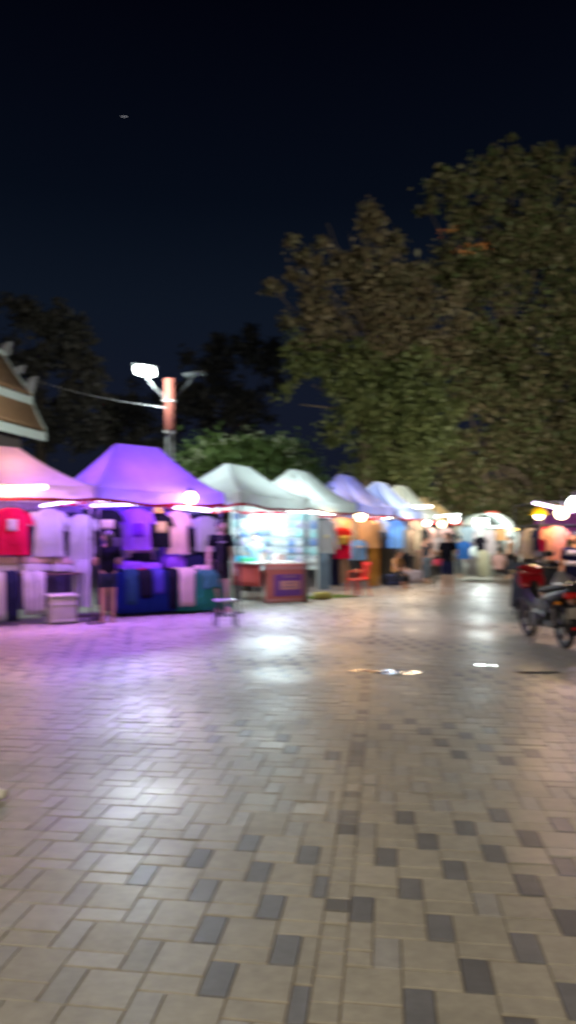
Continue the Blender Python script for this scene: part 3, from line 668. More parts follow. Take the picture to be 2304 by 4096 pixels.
shirtA('plain black shirt between the pink and the lavender shirts', 764, 2060, 2210, 50, M_black, 1.0)
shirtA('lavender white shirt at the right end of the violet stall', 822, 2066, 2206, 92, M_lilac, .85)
p = LA.px(632, .78); z = CAM_H+(HOR-2052)*p.y/FPX
hat = MB().rings([[Vector((r*math.cos(2*PI*k/16), r*math.sin(2*PI*k/16)*1.05, h)) for k in range(16)] for r, h in ((.17, 0), (.16, .012), (.095, .016), (.092, .06), (.075, .10), (.03, .115))])
tag(hat.build('sun_hat', M_yel, loc=(p.x, p.y, z), rz=.4), 'yellow sun hat hung above the gold print shirt', 'hat')

# pink stall table
tb = LA.px(110, 1.12); table('table under the white garments of the pink canopy stall', (tb.x, tb.y), rzA*.75, 1.7, .7, .86, M_wood)
def onA(px, back): return LA.px(px, back)
rt = rzA*.75
ct = Vector((tb.x, tb.y, 0)); ut = Vector((math.cos(rt), math.sin(rt), 0)); vt = Vector((-math.sin(rt), math.cos(rt), 0))
def tl(a, b, z=0): return tuple(ct+ut*a+vt*b+Vector((0, 0, z)))
draped('white trousers draped over the table front at the left edge', tl(-.62, -.36), rt, .34, .45, .87, .78, M_lilac, legs=True, seed=1)
draped('navy trousers draped between two white pairs', tl(-.34, -.37), rt, .20, .45, .88, .80, M_navy, seed=2)
draped('cream white trousers draped beside the plastic crate', tl(.02, -.36), rt, .36, .45, .87, .70, M_lilac, legs=True, seed=3)
for k, (a, b, z, sz, m_) in enumerate(((-.40, .05, .89, (.5, .42, .13), M_lilac), (-.38, .06, 1.02, (.46, .40, .13), M_pinkc), (.12, .02, .89, (.52, .42, .14), M_lilac), (.14, .04, 1.03, (.5, .4, .14), M_pinkc), (.58, .02, .87, (.44, .4, .14), M_lilac), (.58, .03, 1.01, (.42, .38, .12), M_pinkc))):
    folded(('white folded stack lowest at the left of the pink stall table', 'pinkish folded garment on top of the left white stack', 'white folded bundle in the middle of the pink stall table', 'pinkish folded garment topping the middle bundle', 'white folded bundle at the right end of the pink stall table', 'pinkish folded garment topping the right end bundle')[k], tl(a, b, z), rt+.1*(-1)**k, sz, m_, seed=k)
cr_ = thing('plastic_crate', 'pale plastic crate with a ribbed lid standing before the pink stall table', 'crate', tl(.46, -.50), rt)
b = MB(); b.box((0, 0, .24), (.44, .36, .44), bev=.03); b.box((0, 0, .055), (.47, .39, .05), bev=.01); b.box((0, 0, .34), (.46, .38, .03), bev=.01); b.build('crate_body', mat('grey_plastic', (.42, .41, .38), .4), cr_)
b = MB().box((0, 0, .485), (.48, .40, .045), bev=.015)
for k in range(4): b.box((-.15+.1*k, 0, .512), (.04, .3, .012), bev=.003)
b.build('lid', mat('pale_plastic', (.58, .57, .52), .4), cr_)
b = MB(); b.box((0, 0, .11), (.95, .34, .05), bev=.008)
for s in (-1, 1): b.box((s*.38, 0, .043), (.06, .3, .085))
tag(b.build('low_platform', mat('dark_board', (.06, .045, .06), .5), loc=tuple(LA.px(300, .62)), rz=rzA*.6), 'low dark wooden platform under the long white trousers', 'platform')

# violet stall table
c2 = LA.px(660, .95); r2 = rzA*.80; u2 = Vector((math.cos(r2), math.sin(r2), 0)); v2 = Vector((-math.sin(r2), math.cos(r2), 0))
def t2(a, b, z=0): return tuple(Vector((c2.x, c2.y, 0))+u2*a+v2*b+Vector((0, 0, z)))
q = t2(-.48, 0); table('table under the blue cloth', q[:2], r2, 1.15, .75, .82, M_wood); skirt('royal blue cloth covering a table beside the standing woman', q[:2], r2, 1.18, .78, .825, .76, M_blue, 1)
q = t2(.66, -.03); table('table under the green cloth', q[:2], r2, 1.05, .75, .78, M_wood); skirt('green cloth covering the table nearest the plastic stool', q[:2], r2, 1.08, .78, .785, .74, M_green, 2)
draped('beige trousers with a violet sheen draped where blue and green cloths meet', t2(.24, -.46), r2, .34, .5, .86, .70, M_beige, legs=False, seed=5)
draped('slim black trousers draped against the blue cloth', t2(-.05, -.45), r2, .20, .5, .86, .74, M_black, seed=6)
draped('black leggings hanging down the middle of the blue cloth', t2(-.62, -.44), r2, .26, .5, .85, .50, M_black, seed=7)
for k, (a, b, z, sz, m_, lb) in enumerate(((-.75, .05, .85, (.5, .45, .18), M_violet, 'violet folded shirts on the left of the blue cloth'), (-.30, .08, .85, (.42, .45, .15), M_violet, 'violet folded garment behind the slim black trousers'), (-.52, -.18, .85, (.3, .2, .04), M_redc, 'small red folded cloth on the blue tablecloth'),
        (-.45, .15, 1.03, (.4, .35, .16), M_black, 'black folded pile at the back of the blue table'), (.20, .10, .88, (.45, .4, .24), M_violet, 'bulky violet bundle above the beige trousers'), (.62, .12, .81, (.55, .42, .32), M_navy, 'high navy pile at the back of the green table'), (.80, -.18, .81, (.5, .3, .12), M_pinkc, 'pink folded garments at the front of the green table'))):
    folded(lb, t2(a, b, z), r2+.12*(-1)**k, sz, m_, seed=20+k)
st_ = MB().tube([(-.3, 0, .9), (-.28, 0, 0)], .0001)

# ------------------------------------------------------------------ lamps in the stalls
def tube_light(label, a, b, m=E_violet, r=.017, group='tube lights under the canopies'):
    a, b = Vector(a), Vector(b); c = (a+b)/2; t = thing('tube_light', label, 'tube light', tuple(c), 0, group)
    MB().tube([a-c, b-c], r, 8).build('glowing_tube', m, t)
    dr = (b-a).normalized(); MB().tube([a-c+Vector((0, 0, r+.012)), b-c+Vector((0, 0, r+.012))], .012, 6).build('batten', M_white_metal, t)
    for s, q in ((-1, a), (1, b)): MB().tube([q-c-dr*.012*-s, q-c+dr*.03*s], r*1.05, 8).build('end_cap', M_white_metal, t)
    return t
def bulb(label, p, r=.06, m=E_warm, group='bulbs hanging in the stalls', shade=None):
    t = thing('hanging_bulb', label, 'light bulb', tuple(p), 0, group)
    b = MB(); prof = [(.012, .055), (.35, .05), (.75, .028), (.98, .0), (1.0, -.02), (.8, -.055), (.45, -.075), (.05, -.082)]
    b.rings([[Vector((r*q*math.cos(2*PI*k/14), r*q*math.sin(2*PI*k/14), h*r/.06)) for k in range(14)] for q, h in prof]); b.build('glass_globe', m, t)
    MB().tube([(0, 0, r*.8), (0, 0, r*1.5)], r*.38, 10).build('socket', mat('black_plastic', (.02, .02, .02), .4), t)
    MB().tube([(0, 0, r*1.5), (.01, 0, r*1.5+.25)], .005, 6).build('flex', mat('black_plastic', (.02, .02, .02), .4), t)
    if shade:
        MB().rings([[Vector((q*math.cos(2*PI*k/18), q*math.sin(2*PI*k/18), h)) for k in range(18)] for q, h in ((.045, .13), (.10, .06), (.15, -.02))], cap=False).build('shade', shade, t, solid=.004)
    return t
def TA(px0, py0, px1, py1, back0, back1=None):
    p = LA.px(px0, back0); q = LA.px(px1, back1 if back1 is not None else back0)
    return (at(px0, py0, p.y), at(px1, py1, q.y))
tube_light('violet tube slanting over the crimson shirt', *TA(20, 1985, 300, 2004, .15), r=.022)
tube_light('violet tube descending towards the wide white shirt', *TA(165, 2024, 290, 2006, .5, .25), r=.018)
tube_light('warm glaring tube along the pink canopy hem at the left edge', *TA(-40, 1958, 180, 1948, -.10), E_warm, .035)
tube_light('upper violet tube above the standing woman', *TA(345, 2003, 520, 2003, .3), r=.018)
tube_light('lower violet tube above the standing woman', *TA(368, 2023, 545, 2018, .5), r=.018)
tube_light('short violet tube between two long ones in the violet stall', *TA(592, 2006, 656, 2005, .55), r=.012)
tube_light('thick violet tube sloping down over the pink shirt', *TA(662, 2010, 835, 2042, .25), r=.026)
tube_light('second violet tube just below the thick sloping one', *TA(700, 2032, 838, 2046, .35), r=.016)
bulb('glaring warm bulb under the right end of the violet canopy', at(762, 1986, LA.px(762, -.10).y), .11)
PUR = (.36, .10, 1.0)
for px, pw, cl in ((60, 70, (1.0, .40, .42)), (250, 90, PUR), (450, 80, PUR), (640, 90, (.55, .22, 1.0)), (800, 80, PUR)):
    q = LA.px(px, -.02); lamp('AREA', (q.x, q.y, 2.02), cl, pw*.34, (.9, .06), aim=(q.x+LA.v.x*-.55, q.y+LA.v.y*-.55, -.3), spread=130)
for px, pw, cl, bk in ((40, 26, (1, .45, .6), .25), (130, 34, (.36, .16, 1), .25), (230, 34, (.34, .15, 1), .2), (330, 38, (.42, .18, 1.0), .2), (450, 24, (.42, .2, 1), .2), (560, 34, (.34, .10, 1.0), .25), (640, 26, (.9, .6, .8), .2), (720, 42, (.85, .42, .80), .2), (830, 38, (.30, .13, 1), .2)):
    q = LA.px(px, bk); lamp('POINT', (q.x, q.y, 1.98), cl, pw*.42, (.06, .06))
for px, pw, cl in ((20, 42, (1, .55, .48)), (250, 40, PUR), (480, 80, (.28, .08, 1.0)), (620, 60, (.32, .10, 1.0)), (760, 40, (.5, .2, 1))):
    q = LA.px(px, 1.0); lamp('POINT', (q.x, q.y, 2.28), cl, pw, (.1, .1))
q = LA.px(762, -.22); lamp('POINT', (q.x, q.y, 2.22), (1, .62, .5), 12, (.08, .08))

# white stall
def TB(px0, py0, px1, py1, b0, b1=None):
    p = LB.px(px0, b0); q = LB.px(px1, b1 if b1 is not None else b0); return (at(px0, py0, p.y), at(px1, py1, q.y))
fp = at(1075, 2082, 17.2); fl_ = thing('led_floodlight', 'large glaring white floodlight above the packets of the white stall', 'floodlight', tuple(fp), .15)
MB().box((0, .05, .0), (.72, .06, .30), bev=.02).build('housing', M_white_metal, fl_); MB().box((0, .012, 0), (.68, .02, .27), bev=.008).build('lens', emit('floodlight_lens', (.93, 1, 1), 6.5), fl_)
MB().tube([(-.30, .06, .14), (-.30, .08, .45)], .008, 6).tube([(.30, .06, .14), (.30, .08, .45)], .008, 6).build('bracket', M_dark_metal, fl_)
lamp('AREA', fp+Vector((0, -.03, 0)), (.80, .98, 1.0), 40, (.68, .27), aim=fp+Vector((-.25, -2.2, -.9)))
lamp('POINT', fp+Vector((0, .45, -.05)), (.75, .95, 1.0), 110, (.2, .2)); lamp('POINT', at(1180, 2060, 18.2), (.8, .97, 1), 80, (.1, .1)); lamp('POINT', at(960, 2070, 16.9), (.8, .97, 1), 50, (.1, .1))
lamp('POINT', tuple(LB.at(1.6, 1.1))[:2]+(2.25,), (.85, 1.0, .98), 34, (.1, .1)); lamp('POINT', tuple(LB.at(4.4, 1.1))[:2]+(2.3,), (.9, 1.0, .95), 34, (.1, .1))
tube_light('white tube in front of the second white canopy, left of the warm bulb', *TB(1150, 2040, 1330, 2056, -.05, .1), E_white, .03)
tube_light('thin white tube under the orange lit hem', *TB(1340, 2034, 1430, 2040, .0), E_white, .014)
# display panel with packets
pa, pb = Vector((-1.47, 18.9, 0)), Vector((.80, 19.9, 0)); pc = (pa+pb)/2; pz = math.atan2((pb-pa).y, (pb-pa).x); pl = (pb-pa).length
t = thing('display_panel', 'pale wire display panel at the back of the white stall', 'display panel', (pc.x, pc.y, 0), pz)
MB().box((0, .05, 1.45), (pl, .02, 1.6), bev=.003).build('backing_board', mat('pale_board', (.50, .60, .64), .5), t)
g = MB()
for k in range(14): g.tube([(-pl/2+pl*k/13, 0, .66), (-pl/2+pl*k/13, 0, 2.24)], .004, 5)
for k in range(8): g.tube([(-pl/2, -.004, .68+.22*k), (pl/2, -.004, .68+.22*k)], .004, 5)
g.build('wire_grid', M_white_metal, t)
for s in (-1, 1): MB().tube([(s*pl/2, 0, 0), (s*pl/2, 0, 2.25)], .016, 8).build('post', M_white_metal, t)
pk_m = [mat('packet_'+n_, c, .25, var=.25, scale=18) for n_, c in (('white', (.75, .78, .78)), ('aqua', (.30, .62, .66)), ('blue', (.12, .22, .48)), ('silver', (.55, .6, .62)), ('lilac', (.42, .38, .58)), ('slate', (.14, .19, .26)))]
pk_n = ['white', 'aqua', 'blue', 'silver', 'lilac', 'slate']
rnd = random.Random(5)
for r in range(6):
    for c in range(11):
        k = rnd.choice((0, 0, 1, 1, 2, 3, 3, 4, 5)); wd = rnd.uniform(.13, .185); hg = rnd.uniform(.16, .22); x = -pl/2+.12+(pl-.24)*c/10; z = 2.20-.235*r
        b = MB().box((0, 0, -hg/2), (wd, .02, hg), bev=.006).box((0, -.014, -hg*.62), (wd*.8, .016, hg*.5), bev=.006)
        o = b.build('hanging_packet', pk_m[k]); q = Vector((pc.x, pc.y, 0))+Vector((math.cos(pz), math.sin(pz), 0))*x+Vector((math.sin(pz), -math.cos(pz), 0))*.035
        o.location = (q.x, q.y, z); o.rotation_euler.z = pz+rnd.uniform(-.1, .1)
        tag(o, f'small {pk_n[k]} packet hanging on the display panel of the white stall', 'packet', f'{pk_n[k]} packets on the display panel')
        MB().box((0, -.024, -hg*.2), (wd*.7, .004, hg*.16)).build('header_card', pk_m[(k+2) % 6], o, smooth=False)

# red counter
C0, C1, C2 = Vector((-.50, 16.75, 0)), Vector((.40, 17.2, 0)), Vector((-1.18, 18.5, 0))
rc = math.atan2((C1-C0).y, (C1-C0).x); cu = (C1-C0).normalized(); cv = Vector((-cu.y, cu.x, 0)); cw = (C1-C0).length; cl = 1.75
t = thing('red_counter', 'red sales counter with a violet framed sign on its front', 'counter', tuple(C0), rc)
Mr = mat('faded_red_vinyl', (.62, .17, .17), .45, var=.15); Mp = mat('violet_print', (.20, .06, .40), .4, var=.15); Mpk = mat('pink_print', (.76, .36, .34), .4, var=.2)
MB().box((cw/2, .02, .45), (cw, .04, .88), bev=.006).build('front_board', Mr, t)
MB().box((cw/2+.06, -.004, .40), (.72, .012, .50), bev=.002).build('sign_frame', Mp, t)
b = MB().box((cw/2+.10, -.013, .40), (.50, .010, .20), bev=.002); b.build('sign_panel', Mpk, t)
b = MB()
for k, (wx, z) in enumerate(((.36, .60), (.30, .44), (.38, .36))): b.box((cw/2+.10, -.022, z), (wx, .006, .030))
b.build('sign_lettering', mat('worn_lettering', (.40, .20, .34), .5), t, smooth=False)
MB().box((cw/2, -.006, .80), (cw*.98, .014, .07), bev=.002).box((cw/2, -.006, .06), (cw*.98, .014, .05), bev=.002).build('edge_band', mat('pale_red_band', (.72, .34, .36), .45), t)
MB().box((cw+.03, .05, .46), (.10, .12, .90), bev=.006).build('side_post', mat('greyish_board', (.40, .30, .32), .5), t)
MB().box((cw/2-.1, cl/2+.04, .905), (cw+.2, cl, .03), bev=.005).build('countertop', mat('white_laminate', (.72, .74, .74), .35), t)
g = [[Vector((-.13-.03*math.sin(k*.9)*i/4, cl*.98*k/14+.03, .90-.52*i/4-.05*i/4*k/14)) for k in range(15)] for i in range(5)]
MB().sheet(g).build('side_cloth', cloth('red_drape', (.66, .12, .12), .15), t, solid=.006)
for x in (-.05, cw-.05): MB().tube([(x, cl-.1, 0), (x, cl-.1, .89)], .018, 8).build('leg', M_dark_metal, t)
def onC(a, b, z=.92): return tuple(C0+cu*a+cv*b+Vector((0, 0, z)))
for k, (a, b_, sz, m_, lb) in enumerate(((-.02, 1.45, (.30, .22, .14), mat('cyan_carton', (.05, .42, .62), .35), 'cyan carton at the back left of the red counter'), (.0, 1.05, (.34, .2, .10), mat('green_carton', (.06, .42, .22), .35), 'green carton in front of the cyan one'), (.35, 1.3, (.22, .18, .26), mat('white_carton', (.75, .76, .74), .4), 'upright white carton beside the vendor'), (.75, .9, (.30, .2, .18), mat('pinkish_carton', (.66, .5, .52), .4), 'pinkish carton at the right of the red counter'))):
    o = MB().box((0, 0, sz[2]/2), sz, bev=.006).build('carton', m_, loc=onC(a, b_), rz=rc+.2*k-.3); tag(o, lb, 'carton'); MB().box((0, 0, sz[2]+.001), (sz[0]*.25, sz[1]*.99, .004)).build('tape', mat('packing_tape', (.6, .5, .35), .3), o, smooth=False)
for k in range(9):
    a, b_ = .08+.10*k, .20+.12*(k % 3); folded(f'small white clear-wrapped pouch on the red counter', onC(a, b_, .922), rc+.5*k, (.16, .12, .035), mat('glossy_white_pouch', (.78, .8, .8), .2), seed=40+k, group='wrapped pouches on the red counter', name='wrapped_pouch')['category'] = 'pouch'

# orange lit stall: jackets, child garments, mannequin set
rail('rail carrying the dark jacket and orange tops', LB.px(1270, .75), LB.px(1535, .75), 2.06)
shirtB('dark grey jacket with a small yellow emblem', 1298, 2078, 2215, 74, M_grey, .70, sleeve='long', prt=(P_gold, .09, .08, .45))
p = LB.px(1296, .68); trousers('slate denim trousers under the grey jacket', (p.x, p.y, CAM_H+(HOR-2212)*p.y/FPX), rzB*.4, .38, 1.0, M_jeans)
p = LB.px(1342, .85); trousers('navy wide trousers beside the slate denim pair', (p.x, p.y, CAM_H+(HOR-2205)*p.y/FPX), rzB*.4, .36, .98, M_navy)
shirtB('orange tan top high under the warm bulb', 1365, 2070, 2120, 76, M_tan, .9)
shirtB('bright red shirt with yellow middle hanging over the red chair', 1368, 2112, 2178, 66, M_redc, .55, prt=(M_yel, .30, .26, .45))
shirtB('dark red shorts under the bright red shirt', 1372, 2178, 2235, 62, M_crim, .58, sleeve=None, name='hanging_shorts')
p = LB.px(1378, .60); trousers('taupe trousers behind the red chair', (p.x, p.y, CAM_H+(HOR-2232)*p.y/FPX), rzB*.4, .32, .72, M_brown)
shirtB('blue and white plaid shirt between the red and the beige shirts', 1432, 2160, 2240, 62, M_sky, .45, prt=(M_lilac, .3, .05, .3))
shirtB('beige shirt above mustard trousers', 1472, 2082, 2192, 92, M_tan, .35)
p = LB.px(1493, .32); trousers('long mustard trousers reaching to the ground', (p.x, p.y, CAM_H+(HOR-2190)*p.y/FPX), rzB*.4, .42, 1.18, M_must)
bulb('round warm bulb in front of the orange tops', at(1442, 2058, LB.px(1442, .05).y), .15)
shirtB('pale grey shirt beside the mustard set', 1520, 2078, 2140, 56, M_lilac, .55)
shirtB('charcoal shirt under the pale grey one', 1522, 2128, 2192, 52, M_char, .5)
rail('rail carrying the blue shirt and the taupe garments further along the row', LB.px(1535, .75), LB.px(1690, .75), 2.1)
shirtB('sky blue shirt in the middle of the row', 1582, 2080, 2192, 60, M_sky, .45)
shirtB('dark navy shirt left of the sky blue one', 1550, 2075, 2195, 34, M_navy, .7)
for k, (px, a, b_, wp, m_, lb) in enumerate(((1618, 2075, 2210, 34, M_grey, 'grey shirt right of the sky blue one'), (1640, 2082, 2220, 40, M_brown, 'taupe shirt near the far bulbs'), (1664, 2078, 2200, 44, M_beige, 'beige long shirt near the far bulbs'), (1692, 2105, 2230, 30, M_char, 'charcoal shirt hung beside the beige long one'), (1716, 2110, 2230, 36, M_pinkc, 'pinkish shirt behind the standing man'), (1742, 2110, 2225, 30, M_grey, 'faded grey shirt deep in the row behind the standing man'))):
    shirtB(lb, px, a, b_, wp, m_, .4+.1*(k % 2))
for px, m_, lb in ((1625, M_char, 'charcoal trousers below the grey shirt'), (1668, M_brown, 'taupe trousers below the beige long shirt'), (1715, M_grey, 'grey trousers below the pinkish shirt')):
    p = LB.px(px, .5); trousers(lb, (p.x, p.y, 1.0), rzB*.4, .36, .92, m_)
q = LB.px(1650, .05); folded('lilac bundle of clothes piled on the ground by the taupe garments', (q.x, q.y, .0), .3, (.7, .5, .42), cloth('lilac_bundle', (.42, .38, .46), .1), seed=60)
q = LB.px(1590, -.05); folded('dark bundle of clothes on the ground behind the seated person', (q.x, q.y+.5, .0), .3, (.9, .5, .35), M_char, seed=61)
tube_light('white tube along the far canopies, above the taupe garments', *TB(1600, 2032, 1720, 2026, .2, -.1), emit('warm_white_tube', (1, .93, .82), 12), .05)
tube_light('bluish white tube above the sky blue shirt', *TB(1475, 2035, 1600, 2036, .05), E_white, .018)
tube_light('small bluish tube left of the sky blue shirt', *TB(1530, 2074, 1575, 2070, .1), E_white, .014)
for px, py, r, m_, lb in ((1708, 2090, .10, E_white, 'white bulb above the pinkish shirt'), (1768, 2094, .12, E_warm, 'warm bulb above the standing man'), (1818, 2072, .14, E_white, 'big white bulb above the blue shirt of the far aisle')):
    bulb(lb, at(px, py, LB.px(px, -.1).y if px < 1800 else 26), r, m_)
for px, bk, z, cl, pw in ((1400, .4, 2.15, (1, .56, .22), 55), (1500, .2, 2.1, (1, .68, .36), 40), (1560, .3, 2.15, (.6, .8, 1), 30), (1660, .2, 2.1, (1, .8, .6), 45), (1740, .2, 2.1, (1, .85, .7), 40)):
    q = LB.px(px, bk); lamp('POINT', (q.x, q.y, z), cl, pw*1.25, (.12, .12))
for px, cl, pw in ((1300, (1, .60, .28), 130), (1440, (1, .58, .25), 150), (1620, (1, .72, .42), 170)):
    q = LB.px(px, -.1); lamp('AREA', (q.x, q.y, 2.1), cl, pw*.22, (1.0, .08), aim=(q.x+1.4, q.y-1.2, -.2))
for s_, cl, pw in ((7.3, (.55, .65, 1), 34), (10.5, (.6, .7, 1), 22), (13.7, (.85, .95, 1), 18), (16.9, (1, .75, .4), 26), (20.2, (.95, 1, 1), 26)):
    q = LB.at(s_, 1.0); lamp('POINT', (q.x, q.y, 2.35), cl, pw, (.1, .1))
q = LB.at(6.75, .8); lamp('POINT', (q.x, q.y, 2.5), (1, .85, .75), 45, (.08, .08))
# green mat and bag before the dark jackets
q = LB.px(1310, -.05); tag(MB().sheet([[Vector((-.75+1.5*i/8, -.4+.8*j/6, .012+.008*noise.noise(Vector((i, j, 3))))) for j in range(7)] for i in range(9)]).build('ground_mat', cloth('green_mat', (.07, .11, .03), 0), loc=(q.x, q.y, 0), rz=rzB*.6, solid=.01), 'dark green mat spread on the paving before the jackets', 'mat')
q = LB.px(1290, -.25); folded('yellowish green cloth bag lying on the green mat', (q.x, q.y, .025), .5, (.42, .28, .14), cloth('olive_bag', (.34, .30, .10), .1), seed=70, name='cloth_bag', group='goods on the ground')['category'] = 'bag'

# ------------------------------------------------------------------ furniture: stool, red chair
def stool(label, loc, rz, m, mt=None, h=.45, w=.36):
    t = thing('stool', label, 'stool', loc, rz)
    MB().box((0, 0, h-.015), (w, w, .03), bev=.012).build('seat', mt or m, t)
    for a in (-1, 1):
        for b_ in (-1, 1): MB().tube([(a*(w/2-.01), b_*(w/2-.01), 0), (a*(w/2-.045), b_*(w/2-.045), h-.03)], [.016, .014], 8).build('leg', m, t)
    z = h*.42; k = w/2-.03
    for pp in (((-k, -k, z), (k, -k, z)), ((-k, k, z), (k, k, z)), ((-k, -k, z), (-k, k, z)), ((k, -k, z), (k, k, z))): MB().tube(pp, .009, 6).build('stretcher', m, t)
    return t
stool('dark legged stool with a pale seat standing alone on the paving', tuple(ground(902, 2506)), .25, mat('dark_green_plastic', (.02, .035, .05), .4), mat('pale_seat', (.42, .46, .48), .35))
def plastic_chair(label, loc, rz, m):
    t = thing('plastic_chair', label, 'chair', loc, rz)
    MB().box((0, 0, .43), (.44, .42, .03), bev=.014).build('seat', m, t)
    for a in (-1, 1):
        MB().tube([(a*.21, -.20, 0), (a*.19, -.18, .42)], [.02, .024], 8).build('leg', m, t); MB().tube([(a*.22, .24, 0), (a*.19, .18, .42)], [.02, .024], 8).build('leg', m, t)
        MB().tube([(a*.21, -.17, .42), (a*.22, -.17, .62), (a*.22, .05, .65), (a*.20, .22, .66)], .018, 8).build('armrest', m, t)
    b = MB()
    for k in range(5): b.box((-.14+.07*k, .235, .64), (.035, .02, .38), bev=.006, rot=Euler((-.18, 0, 0)))
    b.box((0, .275, .84), (.42, .03, .09), bev=.012, rot=Euler((-.18, 0, 0))); b.box((0, .205, .46), (.42, .03, .06), bev=.012)
    b.build('backrest', m, t); return t
q = ground(1432, 2384); plastic_chair('red plastic armchair in front of the taupe trousers', (q.x, q.y, 0), -1.1, mat('red_plastic', (.58, .035, .025), .35, var=.12))

# ------------------------------------------------------------------ people
def skin_body(name, J, Ed, mats, parent=None, extra=None, sub=1):
    """J: list of (co, (rx, ry)), first is the root; grown with a Skin modifier and baked to one mesh"""
    me = bpy.data.meshes.new(name); me.from_pydata([tuple(c) for c, _ in J], Ed, []); o = bpy.data.objects.new(name, me); C.objects.link(o)
    o.modifiers.new('skin', 'SKIN').use_smooth_shade = True
    sv = me.skin_vertices[0].data
    for i, (_, r) in enumerate(J): sv[i].radius = r if isinstance(r, tuple) else (r, r); sv[i].use_root = (i == 0)
    md = o.modifiers.new('sub', 'SUBSURF'); md.levels = sub; md.render_levels = sub
    bpy.context.view_layer.update(); dg = bpy.context.evaluated_depsgraph_get(); nm = bpy.data.meshes.new_from_object(o.evaluated_get(dg)); bpy.data.objects.remove(o)
    mb = MB(); mb.add([v.co.copy() for v in nm.vertices], [list(p.vertices) for p in nm.polygons], 0); bpy.data.meshes.remove(nm)
    if extra: extra(mb)
    return mb.build(name, mats, parent)
M_eye = mat('dark_eye', (.01, .008, .008), .2); M_lip = mat('lip', (.30, .09, .08), .5)
def person(label, loc, rz, H, skin, shirt, bottom, bottom_len, arms, hair='short', seated=False, shoes=None, stance=.055, head_turn=0, group=None, logo=False, mask=False, lean=0.0, slim=1.0, sleeve=.62):
    """faces local -Y. arms: for each side (elbow, wrist) offsets from the shoulder in units of H"""
    t = thing('person', label, 'person', loc, rz, group)
    s = H
    seat = .27*s if seated else 0
    hipz = .525*s if not seated else .27*s
    up = hipz-.525*s
    def P(x, y, z): return Vector((x*s, y*s-lean*max(0, z-.52)*s, z*s+up))
    J, Ed = [], []
    def add(c, r, par=None):
        J.append((c, (r[0]*s*slim, r[1]*s*slim) if isinstance(r, tuple) else r*s)); 
        if par is not None: Ed.append((par, len(J)-1))
        return len(J)-1
    pel = add(P(0, 0, .53), (.085, .060)); wst = add(P(0, 0, .60), (.074, .055), pel); ch = add(P(0, 0, .70), (.088, .062), wst); uc = add(P(0, .005, .785), (.075, .052), ch); nk = add(P(0, .005, .845), (.032, .032), uc); hb = add(P(0, -.005, .885), (.034, .036), nk)
    leg_pts = {}; arm_pts = {}
    for sd in (-1, 1):
        if not seated: hip, kn, an, toe = P(sd*.048, 0, .49), P(sd*stance, -.008, .285), P(sd*stance, .012, .045), P(sd*(stance+.012), -.085, .018)
        else: hip, kn, an, toe = P(sd*.05, -.02, .52), P(sd*(stance+.02), -.235, .525), P(sd*(stance+.015), -.22, .30), P(sd*(stance+.025), -.31, .276)
        a = add(hip, (.056, .058), pel); b = add(hip.lerp(kn, .55), .047, a); b = add(kn, .034, b); c = add(kn.lerp(an, .35), .034, b); c = add(an, .021, c); add(an.lerp(toe, .5)+Vector((0, 0, -.006*s)), (.022, .018), c); add(toe, (.021, .013), len(J)-1)
        leg_pts[sd] = (hip, kn, an, toe)
        sh = P(sd*.108, .004, .805); (ex, ey, ez), (wx, wy, wz) = arms[sd]
        el = sh+Vector((ex, ey, ez))*s; wr = sh+Vector((wx, wy, wz))*s
        a = add(sh, .036, uc); b = add(sh.lerp(el, .5), .030, a); b = add(el, .024, b); c = add(el.lerp(wr, .4), .023, b); c = add(wr, .015, c)
        fd = (wr-el).normalized(); side = fd.cross(Vector((0, 0, 1)) if abs(fd.z) < .8 else Vector((0, -1, 0))).normalized(); nrm = side.cross(fd)
        palm = wr+fd*.045*s; pi_ = add(palm, (.021, .012), c)
        for q in range(4):
            base = wr+fd*.062*s+side*(q-1.5)*.0115*s; ln = (.040, .047, .044, .034)[q]*s
            i1 = add(base+fd*ln*.5-nrm*.004*s, .0058, pi_); add(base+fd*ln*.95-nrm*.016*s, .0048, i1)
        th = add(palm-side*.024*s-fd*.008*s-nrm*.006*s, .0065, pi_); add(palm-side*.034*s+fd*.016*s-nrm*.012*s, .0055, th)
        arm_pts[sd] = (sh, el, wr)
    hc = P(0, -.012, .935); R = Matrix.Rotation(head_turn, 3, 'Z')
    def head(mb):
        rg = []; n = 20; m_ = 14
        for i in range(m_+1):
            tt = max(.03, min(PI-.03, PI*i/m_)); ring = []
            for k in range(n):
                a = 2*PI*k/n; x, y, z = math.sin(tt)*math.cos(a), math.sin(tt)*math.sin(a), -math.cos(tt)
                jaw = 1-.22*max(0, -z)**1.4; yy = y*.060*jaw
                if y < 0:
                    yy -= .012*math.exp(-((x/.16)**2+((z+.10)/.20)**2))          # nose
                    yy += .004*math.exp(-(((abs(x)-.36)/.16)**2+((z-.10)/.14)**2))    # eye sockets
                    yy -= .004*math.exp(-((x/.30)**2+((z+.85)/.2)**2))
                ring.append(hc+R @ Vector((x*.048*jaw*s, yy*s, z*.068*s)))
            rg.append(ring)
        mb.rings(rg, 0)
        for sd in (-1, 1):
            mb.sphere(hc+R @ Vector((sd*.049*s, .004*s, -.004*s)), (.006*s, .011*s, .017*s), 8, 6, 0)
            mb.sphere(hc+R @ Vector((sd*.018*s, -.0535*s, .008*s)), (.0075*s, .004*s, .0045*s), 8, 6, 1)
        mb.sphere(hc+R @ Vector((0, -.053*s, -.030*s)), (.014*s, .004*s, .0045*s), 8, 6, 2)
    skin_body('body', J, Ed, [skin, M_eye, M_lip], t, head)
    # hair
    hm = MB(); rg = []; n = 20
